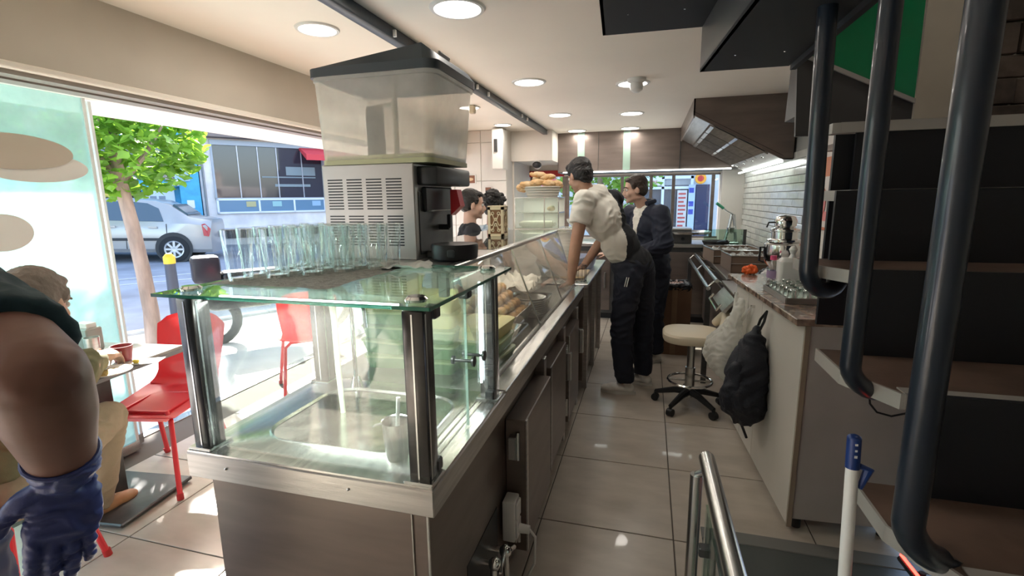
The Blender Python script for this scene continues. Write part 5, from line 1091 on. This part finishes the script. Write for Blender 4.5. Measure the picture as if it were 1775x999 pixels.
#===================================================================== PEOPLE
def frame(fwd,upv=(0,0,1)):
    f=V(fwd).normalized(); u=V(upv); u=(u-f*u.dot(f)).normalized(); r=f.cross(u); return Matrix((r,f,u)).transposed()   # columns right, forward, up
def head_blob(b,c,R,s=1,neck=None):
    P=lambda x,y,z: V(c)+R@(V((x,y,z))*s)
    E_=lambda p,r: b.ell(P(*p),[q*s for q in r],R,sub=3)
    E_((0,-.015,.035),(.074,.094,.085)); E_((0,.018,-.025),(.061,.070,.083)); E_((0,.035,-.082),(.043,.046,.028)); E_((0,.072,-.096),(.020,.014,.015))
    b.cap(P(0,.082,.012),.008*s,P(0,.106,-.026),.010*s); E_((0,.098,-.032),(.017,.012,.009)); E_((0,.076,.024),(.050,.014,.010)); E_((0,.085,-.052),(.023,.011,.006)); E_((0,.083,-.063),(.020,.011,.006))
    for sx in (-1,1): E_((sx*.034,.060,-.030),(.024,.022,.026)); E_((sx*.076,-.004,-.012),(.008,.020,.031)); E_((sx*.045,.0,-.07),(.016,.045,.02))
    if neck is not None: b.cap(P(0,-.022,-.07),.050*s,neck,.056*s)
def hair_mesh(c,R,s=1,style='short',seed=0):
    b=B(); P=lambda x,y,z: V(c)+R@(V((x,y,z))*s)
    E_=lambda p,r: b.ell(P(*p),[q*s for q in r],R,sub=3)
    E_((0,-.026,.052),(.081,.094,.080)); E_((0,-.055,.0),(.074,.062,.070))
    for sx in (-1,1): E_((sx*.055,-.035,.01),(.027,.048,.058)); E_((sx*.066,.022,.035),(.014,.02,.03))
    if style=='fringe': E_((0,.045,.085),(.060,.045,.035)); E_((0,-.066,-.04),(.058,.040,.045))
    if style=='curly':
        rnd=random.Random(seed)
        for k in range(34):
            a=rnd.uniform(0,2*PI); e=rnd.uniform(.0,1.4); E_((.08*math.cos(a)*math.cos(e),-.02+.10*math.sin(a)*math.cos(e),.055+.085*math.sin(e)),(.026,.026,.022))
    if style=='short': E_((0,.034,.088),(.056,.04,.024))
    m=remesh(b,.006*s,2,.003 if style!='curly' else .008,45 if style!='curly' else 30); return m
def hand_blob(b,W,d,n,thumb,s=1,curl=.35,spread=.1,curls=None):
    """W wrist, d towards the fingers, n back of the hand, thumb=+1/-1 side along d x n"""
    W=V(W); d=V(d).normalized(); n=V(n); n=(n-d*n.dot(d)).normalized(); a=d.cross(n)*thumb
    R=Matrix((a,d,n)).transposed()
    b.ell(W+d*.048*s,(.038*s,.052*s,.015*s),R,sub=3); b.ell(W+d*.070*s,(.040*s,.026*s,.013*s),R,sub=3); b.cap(W-d*.01,.025*s,W+d*.02*s,.022*s)
    L=[(.028,.030,.026,.022,.0085),(.0095,.034,.029,.024,.0088),(-.0095,.031,.027,.022,.0083),(-.027,.024,.020,.018,.0075)]
    for i,(o,l1,l2,l3,r) in enumerate(L):
        c=curls[i] if curls else curl*(1+.12*i); p=W+d*(.085-.006*abs(i-1))*s+a*o*s; ang=c*.5; dd=d+a*(o*spread*10)
        for l,rr in ((l1,r),(l2,r*.92),(l3,r*.82)):
            v=(dd*math.cos(ang)-n*math.sin(ang)).normalized(); q=p+v*l*s*1.15; b.cap(p,rr*s,q,rr*.94*s); p=q; ang+=c
    p=W+d*.022*s+a*.024*s
    for l,rr,k in ((.040,.0135,.75),(.030,.0105,.45),(.024,.009,.2)):
        v=(d*(1-k*.35)+a*k-n*.25).normalized(); q=p+v*l*s; b.cap(p,rr*s,q,rr*.9*s); p=q
def torso(b,pel,chest,neck,R,w=1,g=0.,flat=False,sc=1):
    """R columns right/forward/up of the chest"""
    pel=V(pel);chest=V(chest);neck=V(neck); ax_=(neck-pel).normalized(); r=R.col[0]; r=(r-ax_*r.dot(ax_)).normalized(); f=ax_.cross(r); T_=Matrix((r,f,ax_)).transposed()
    b.ell(pel,((.160+g)*w*sc,(.118+g)*w*sc,(.115+g)*sc),T_,3)
    b.ell(pel.lerp(chest,.45),((.142+g)*w*sc,(.105+g)*w*sc,(.17+g)*sc),T_,3)
    b.ell(chest,((.168+g)*w*sc,(.112+g)*w*sc,(.17+g)*sc),T_,3)
    b.ell(chest.lerp(neck,.62),((.15+g)*w*sc,(.078+g)*w*sc,(.075+g)*sc),T_,3)
def shoe(name,an,d,m,sole,par,s=1):
    an=V(an); d=V((d[0],d[1],0)).normalized(); R=frame(d); z=.0
    P=lambda x,y,zz: V((an.x,an.y,0))+R@V((x*s,y*s,zz*s))
    b=B(); b.ell(P(0,-.035,.045),(.036*s,.04*s,.036*s),R,3).ell(P(0,.05,.045),(.041*s,.10*s,.036*s),R,3).ell(P(0,.12,.036),(.045*s,.065*s,.028*s),R,3); b.cap(P(0,-.02,.05),.038*s,P(0,-.01,.10),.038*s)
    o=link(name,remesh(b,.006,2),m,par)
    sb=B().loft([[P(.045*math.cos(a)*(1 if math.sin(a)>0 else .8),.05+.135*math.sin(a),zz) for a in [k*2*PI/24 for k in range(24)]] for zz in (0.0,.022)])
    obj('sole',sb,sole,o); 
    lc=B()
    for k in range(4): lc.tube([P(-.022,.055+k*.02,.075-k*.006),P(0,.06+k*.02,.085-k*.007),P(.022,.055+k*.02,.075-k*.006)],.003*s,6)
    obj('laces',lc,mat('lace_'+m.name,(.5,.5,.48),.8),o)
def person(name,label,loc,J,skin,hairc,shirt,trous,shoec,solec,sc=1,hair='short',sleeve=.5,long=False,loose=.014,vox=.0075,hands=True,group=None,head_s=1.,glove=None,eyes=False,wr=.006):
    T=thing(name,label,'person',loc)
    g=loose; R=frame(J['fwd']); HR_=frame(J['look'])
    b=B(); torso(b,J['pel'],J['chest'],J['neck'],R,sc=sc)
    head_blob(b,J['head'],HR_,head_s,V(J['neck'])-V((0,0,.02)))
    for s in 'LR':
        sh,el,wr_=V(J['sh'+s]),V(J['el'+s]),V(J['wr'+s])
        b.cap(V(J['chest']).lerp(V(J['neck']),.6),.06*sc,sh,.055*sc)
        q=J.get('ar',1)*sc; b.cap(sh,.056*sc,sh.lerp(el,.45),.049*q).cap(sh.lerp(el,.45),.049*q,el,.043*q).cap(el,.043*q,el.lerp(wr_,.35),.042*q).cap(el.lerp(wr_,.35),.042*q,wr_,.028*q)
        if hands and not (glove and s in glove): hand_blob(b,wr_,J['hd'+s],J['hn'+s],1 if s=='L' else -1,sc,J.get('curl',.35))
        hp,kn,an=V(J['hip'+s]),V(J['kn'+s]),V(J['an'+s])
        b.cap(hp,.088*sc,kn,.058*sc).cap(kn,.058*sc,kn.lerp(an,.3),.055*sc).cap(kn.lerp(an,.3),.055*sc,an,.038*sc)
    body=link('body',remesh(b,vox,3),skin,T)
    # shirt
    b=B(); torso(b,V(J['pel']),J['chest'],J['neck'],R,g=g,sc=sc)
    for s in 'LR':
        sh,el,wr_=V(J['sh'+s]),V(J['el'+s]),V(J['wr'+s])
        b.cap(V(J['chest']).lerp(V(J['neck']),.55),.07*sc,sh,(.056+g)*sc)
        e=sh.lerp(el,sleeve) if not long else el
        q=1+(J.get('ar',1)-1)*.6; b.ell(sh,(.057+g)*sc,sub=3); b.cyl(sh,e,(.057+g)*sc,(.052*q+g*1.3)*sc,n=24)
        if long: b.ell(el,(.052+g)*sc,sub=3); b.cyl(el,el.lerp(wr_,.94),(.050+g)*sc,(.034+g*.8)*sc,n=24)
    so_=link('shirt' if not long else 'jacket',remesh(b,vox,9,wr,9),shirt,T)
    # trousers
    b=B(); pel=V(J['pel']); b.ell(pel-V((0,0,.01)),((.165+g)*sc,(.125+g)*sc,(.105)*sc),R,3)
    for s in 'LR':
        hp,kn,an=V(J['hip'+s]),V(J['kn'+s]),V(J['an'+s])
        b.cap(hp,(.092+g)*sc,kn,(.064+g)*sc); b.cyl(kn,kn.lerp(an,1.0),(.064+g)*sc,(.052+g)*sc,n=24)
    link('trousers',remesh(b,vox,3,wr*1.1,8),trous,T)
    for s in 'LR':
        dft=J.get('toe'+s,J['fwd']); shoe('shoe',J['an'+s],dft,shoec,solec,T,sc)
    if hair: link('hair',hair_mesh(J['head'],HR_,head_s,hair,3),hairc,T)
    P=lambda x,y,z: V(J['head'])+HR_@(V((x,y,z))*head_s)
    fe=obj('eyebrows',B().tube([P(-.048,.076,.026),P(-.03,.090,.032),P(-.012,.092,.027)],.004*head_s,6).tube([P(.048,.076,.026),P(.03,.090,.032),P(.012,.092,.027)],.004*head_s,6),hairc,T)
    for sx in (-1,1):
        e=obj('eye',B().ell(P(sx*.030,.077,.006),.012*head_s),mat('eye_white',(.6,.58,.55),.2),T)
        obj('iris',B().ell(P(sx*.030,.085,.006),.0062*head_s),mat('iris_dark',(.03,.02,.015),.2),e)
    obj('lips',B().ell(P(0,.092,-.054),(.021*head_s,.006*head_s,.004*head_s),HR_).ell(P(0,.090,-.062),(.018*head_s,.006*head_s,.005*head_s),HR_),mat('lips_'+skin.name,tuple(q*f_ for q,f_ in zip(skin.node_tree.nodes['Principled BSDF'].inputs['Base Color'].default_value[:3],(.75,.5,.5))),.5),T)
    return T,so_,body
sk1=skinm('skin_olive',(.42,.24,.165)); sk2=skinm('skin_pale',(.52,.33,.25)); sk3=skinm('skin_tan',(.33,.17,.11)); 
hairb=mat('hair_black',(.012,.010,.009),.5,bump=.5,bscale=90); hairbr=mat('hair_brown',(.035,.022,.016),.5,bump=.5,bscale=90)
navy=mat('navy_trousers',(.012,.015,.028),.8,bump=.1,bscale=80); whiteshirt=mat('white_tshirt',(.70,.67,.60),.85,bump=.08,bscale=90); blackcl=mat('black_cloth',(.014,.015,.018),.85,bump=.1,bscale=90); jackc=mat('navy_jacket',(.014,.018,.035),.75,bump=.12,bscale=70)
shoe_w=mat('white_sneaker',(.78,.75,.70),.5); sole_w=mat('sole_white',(.62,.60,.56),.5)
# --- man leaning on the counter
J=dict(fwd=(-.80,.60,0),look=(-.72,.62,-.38),pel=(-.10,3.80,1.00),chest=(-.32,3.74,1.355),neck=(-.45,3.72,1.585),head=PY(1004,305,3.72),
 shL=(-.45,3.58,1.49),elL=(-.50,3.50,1.15),wrL=(-.53,3.50,.90),shR=(-.26,3.88,1.49),elR=(-.36,4.02,1.16),wrR=(-.50,3.98,.95),
 hdL=(-.7,.25,-.35),hnL=(-.3,0,1),hdR=(-1,0,-.3),hnR=(0,0,1),hipL=(-.12,3.72,.93),hipR=(-.04,3.88,.93),knL=(-.17,3.70,.50),knR=(-.01,3.90,.50),anL=(-.13,3.70,.10),anR=(.0,3.93,.10),toeL=(-1,.05,0),toeR=(-1,.3,0))
T1,sh1,_=person('person','man in a white and black t-shirt and navy track trousers leaning over the counter',(-.07,3.8,0),J,sk1,hairb,whiteshirt,navy,shoe_w,sole_w,hair='fringe',loose=.018)
sh1.data.materials.append(blackcl); rr=frame(J['fwd']).col[0]; ctr=V(J['chest'])
Mi=WM[T1.name]
for p in sh1.data.polygons:
    q=Mi@p.center; 
    if (q-ctr).dot(rr)>.045+.04*(q.z-1.3): p.material_index=1
obj('trouser_stripe',B().tube([(-.135,3.605,.93),(-.15,3.612,.86)],.004,6).tube([(-.12,3.60,.93),(-.135,3.607,.86)],.004,6),white_pl,T1)
# --- man in navy jacket
h2=PY(1100,329,4.5)
J=dict(fwd=(-.75,-.65,0),look=(-.93,-.28,-.12),pel=(.04,4.58,.96),chest=(.0,4.57,1.24),neck=(-.03,4.56,1.42),head=h2,
 shL=(.10,4.44,1.36),elL=(.14,4.36,1.10),wrL=(-.10,4.28,1.02),shR=(-.16,4.70,1.36),elR=(-.26,4.68,1.10),wrR=(-.34,4.50,1.0),
 hdL=(-.9,-.2,0),hnL=(0,-.3,1),hdR=(-.9,-.3,0),hnR=(0,0,1),hipL=(.10,4.50,.90),hipR=(-.03,4.66,.90),knL=(.08,4.48,.48),knR=(-.06,4.66,.48),anL=(.10,4.52,.10),anR=(-.04,4.70,.10))
T2,sh2,_=person('person','man with short brown hair in a dark navy jacket standing behind the leaning man',(.02,4.58,0),J,sk2,hairbr,jackc,navy,shoe_w,sole_w,hair='short',long=True,loose=.024)
sh2.data.materials.append(whiteshirt); f2=frame(J['fwd']); cc=V(J['neck']); Mi=WM[T2.name]
for p in sh2.data.polygons:
    q=Mi@p.center-cc; x_=q.dot(f2.col[0]); y_=q.dot(f2.col[1])
    if y_>.02 and q.z<.08 and abs(x_)<.075*(1+q.z/.30) and q.z>-.28: p.material_index=1
obj('collar',B().tube([cc+f2@V((-.075,.05,.03)),cc+f2@V((-.07,-.04,.05)),cc+f2@V((0,-.075,.055)),cc+f2@V((.07,-.04,.05)),cc+f2@V((.075,.05,.03))],.022,8),jackc,T2)
# --- boys at the customer side
def boy(px,py,y,label,fwd,look,shirtm,hs,zoff=0,sc=.93):
    h=PY(px,py,y); f=V(fwd).normalized(); r=V((f.y,-f.x,0)); 
    def A(rx,fy,z): return V((h.x,h.y,0))-f*.03+r*rx+f*fy+V((0,0,z))
    zn=h.z-.155; 
    J=dict(fwd=fwd,look=look,pel=A(0,0,.90*zn/1.36),chest=A(0,0,zn-.17),neck=A(0,0,zn),head=h,
      shL=A(-.155,0,zn-.06),elL=A(-.19,.02,zn-.32),wrL=A(-.16,.16,zn-.42),shR=A(.155,0,zn-.06),elR=A(.19,.02,zn-.32),wrR=A(.16,.16,zn-.42),
      hdL=f*.7-V((0,0,.7)),hnL=-r,hdR=f*.7-V((0,0,.7)),hnR=r,hipL=A(-.08,0,.82),hipR=A(.08,0,.82),knL=A(-.09,.01,.45),knR=A(.09,.01,.45),anL=A(-.09,-.01,.10),anR=A(.09,-.01,.10))
    return person('person',label,(h.x,h.y,0),J,sk2 if hs!='curly' else sk1,hairb,shirtm,navy,blackcl if hs!='curly' else shoe_w,sole_w,sc=sc,hair=hs,loose=.014,head_s=.97)
boy(820,355,3.75,'boy with short black hair in a black t-shirt across the counter',(.85,.5,0),(.93,.36,-.12),blackcl,'short')
boy(858,360,4.15,'curly haired boy in a pale patterned shirt behind the fretwork box',(.6,.8,0),(.62,.78,-.1),mat('pale_patterned',(.55,.60,.62),.8,col2=(.22,.30,.36),vscale=18),'curly')
# --- seated customer
olive=mat('olive_jacket',(.20,.185,.10),.85,var=.15,vscale=12,bump=.2); khaki=mat('khaki_trousers',(.34,.27,.18),.85,bump=.15,bscale=60)
hs=PZ(66,528,1.16)
J=dict(fwd=(-.45,.85,0),look=(-.30,.88,-.28),pel=(-2.22,1.0,.53),chest=(-2.15,1.05,.80),neck=(-2.09,1.12,1.00),head=hs,
 shR=(-1.95,1.20,.93),elR=PZ(128,665,.80),wrR=PZ(172,622,.81),shL=(-2.24,1.10,.93),elL=(-2.38,1.28,.80),wrL=(-2.45,1.52,.80),
 hdR=(-.25,.9,.05),hnR=(.5,0,1),hdL=(.2,.9,.05),hnL=(-.5,0,1),hipR=(-2.12,1.05,.50),hipL=(-2.30,.97,.50),knR=PZ(186,724,.56),knL=(-2.47,1.36,.54),anR=PZ(170,870,.09),anL=(-2.62,1.45,.09),toeR=(-.05,1,0),curl=.6)
T3,sh3,_=person('person','seated man in an olive jacket and khaki trousers eating at the cafe table',(-2.07,1.02,0),J,skinm('skin_light',(.55,.34,.24)),mat('hair_grey',(.22,.18,.15),.7,bump=.4,bscale=90),olive,khaki,mat('tan_shoe',(.42,.22,.10),.6,bump=.1),mat('dark_sole',(.05,.04,.04),.6),hair='short',long=True,loose=.008)
# --- foreground worker: bare arm and blue glove
sk4=skinm('skin_tan_shaded',(.17,.080,.058))  # base colour darkened to stand for the shade the worker is in
R0=lambda px,py,D: CAM+ray(px,py)*D
W_=R0(114,812,.80); E_=R0(66,655,.70); SH_=R0(-88,505,.90)
J=dict(fwd=(-.5,.86,0),look=(-.5,.86,-.2),pel=SH_+V((-.14,-.12,-.48)),chest=SH_+V((-.17,-.08,-.17)),neck=SH_+V((-.18,-.07,.04)),head=SH_+V((-.19,-.05,.20)),
 shR=SH_,elR=E_,wrR=W_,shL=SH_+V((-.36,-.18,0)),elL=SH_+V((-.44,-.15,-.28)),wrL=SH_+V((-.46,.05,-.42)),
 hdR=(R0(108,1000,.80)-W_),hnR=(.8,-.5,.1),hdL=(0,1,0),hnL=(0,0,1),hipR=SH_+V((-.06,-.08,-.50)),hipL=SH_+V((-.22,-.17,-.50)),knR=SH_+V((-.08,-.06,-.92)),knL=SH_+V((-.24,-.15,-.92)),anR=V((SH_.x-.08,SH_.y-.08,.1)),anL=V((SH_.x-.25,SH_.y-.17,.1)),ar=1.42)
T4,_,_=person('person','worker in a dark t-shirt with bare arm and blue glove in the left foreground',(SH_.x-.14,SH_.y-.12,0),J,sk4,hairb,mat('dark_teal_tshirt',(.012,.035,.045),.8,bump=.1,bscale=90),mat('navy_apron',(.015,.018,.05),.8),blackcl,sole_w,hair='short',loose=.016,vox=.006,sleeve=.74,glove='R')
glv=mat('blue_glove',(.028,.042,.16),.45,bump=.35,bscale=60,bdist=.004)
b=B(); hand_blob(b,W_,J['hdR'],J['hnR'],1,1.25,.22,.03)
wa=(E_-W_).normalized(); b.cyl(W_-wa*.01,W_+wa*.035,.042,.047,n=24)
link('glove',remesh(b,.0035,2,.0035,26),glv,T4)
obj('glove_cuff',B().tube([W_+wa*.033+ax(wa,(1,0,0))@V((.047*math.cos(k*PI/12),.047*math.sin(k*PI/12),0)) for k in range(24)],.004,8,closed=True),glv,T4)
# table things
mp=PZ(212,612,.79)
t=thing('dark_red_cup','dark red paper cup held by the seated man at the table','cup',(mp.x,mp.y,.752)); obj('cup',B().lathe([(0,0),(.034,0),(.046,.075),(.043,.075),(.031,.005),(0,.005)],(0,0,0),24),mat('maroon_cup',(.20,.02,.025),.4),t,world=False); obj('label_print',B().box((.02,-.036,.045),(.035,.002,.022),Matrix.Rotation(.5,3,'Z')),white_pl,t,world=False)
pp=PZ(190,648,.752)
t=thing('plate','small plate of food on the cafe table in front of the seated man','plate',(pp.x,pp.y,.752)); obj('plate_body',B().lathe([(0,0),(.05,0),(.085,.012),(.086,.015),(.05,.005),(0,.005)],(0,0,0),28),white_pl,t,world=False); o=obj('food',B().grid(lambda u,v:V(((u-.5)*.10,(v-.5)*.10,.008+.02*max(0,.5-((u-.5)**2+(v-.5)**2)*3)+.006*noise.noise(V((u*9,v*9,0))))),14,14),mat('plate_food',(.45,.32,.12),.6,var=.5,vscale=50),t,world=False); o['kind']='stuff'
pp=PZ(256,626,.752); tag(obj('paper_sheet',B().box((pp.x,pp.y,.7525),(.12,.09,.001),Matrix.Rotation(.5,3,'Z')),white_pl),'white paper sheet near the corner of the cafe table','paper')
pp=PZ(236,630,.752); tag(obj('lemon_wedge',B().ell((pp.x,pp.y,.762),(.018,.012,.011)),mat('lemon',(.75,.55,.08),.4)),'yellow lemon wedge on the cafe table beside the cup','lemon')
nx=PZ(142,628,.76); t=thing('napkin_dispenser','grey metal napkin dispenser on the table behind the man\'s arm','dispenser',(nx.x-.22,nx.y+.18,.752)); obj('case',B().box((0,0,.06),(.12,.08,.12),bev=.006),mat('dispenser_grey',(.35,.34,.31),.35,.5),t,world=False); obj('napkins',B().box((0,0,.13),(.09,.05,.03),bev=.003),white_pl,t,world=False)
t=thing('drink_can','short metal tumbler on the cafe table next to the dispenser','tumbler',(nx.x-.10,nx.y+.12,.752)); obj('can',B().lathe([(0,0),(.03,0),(.033,.09),(.031,.09),(.028,.006),(0,.006)],(0,0,0),24),steel,t,world=False); obj('liquid',B().lathe([(0,.07),(.03,.07)],(0,0,0),20),white_pl,t,world=False)
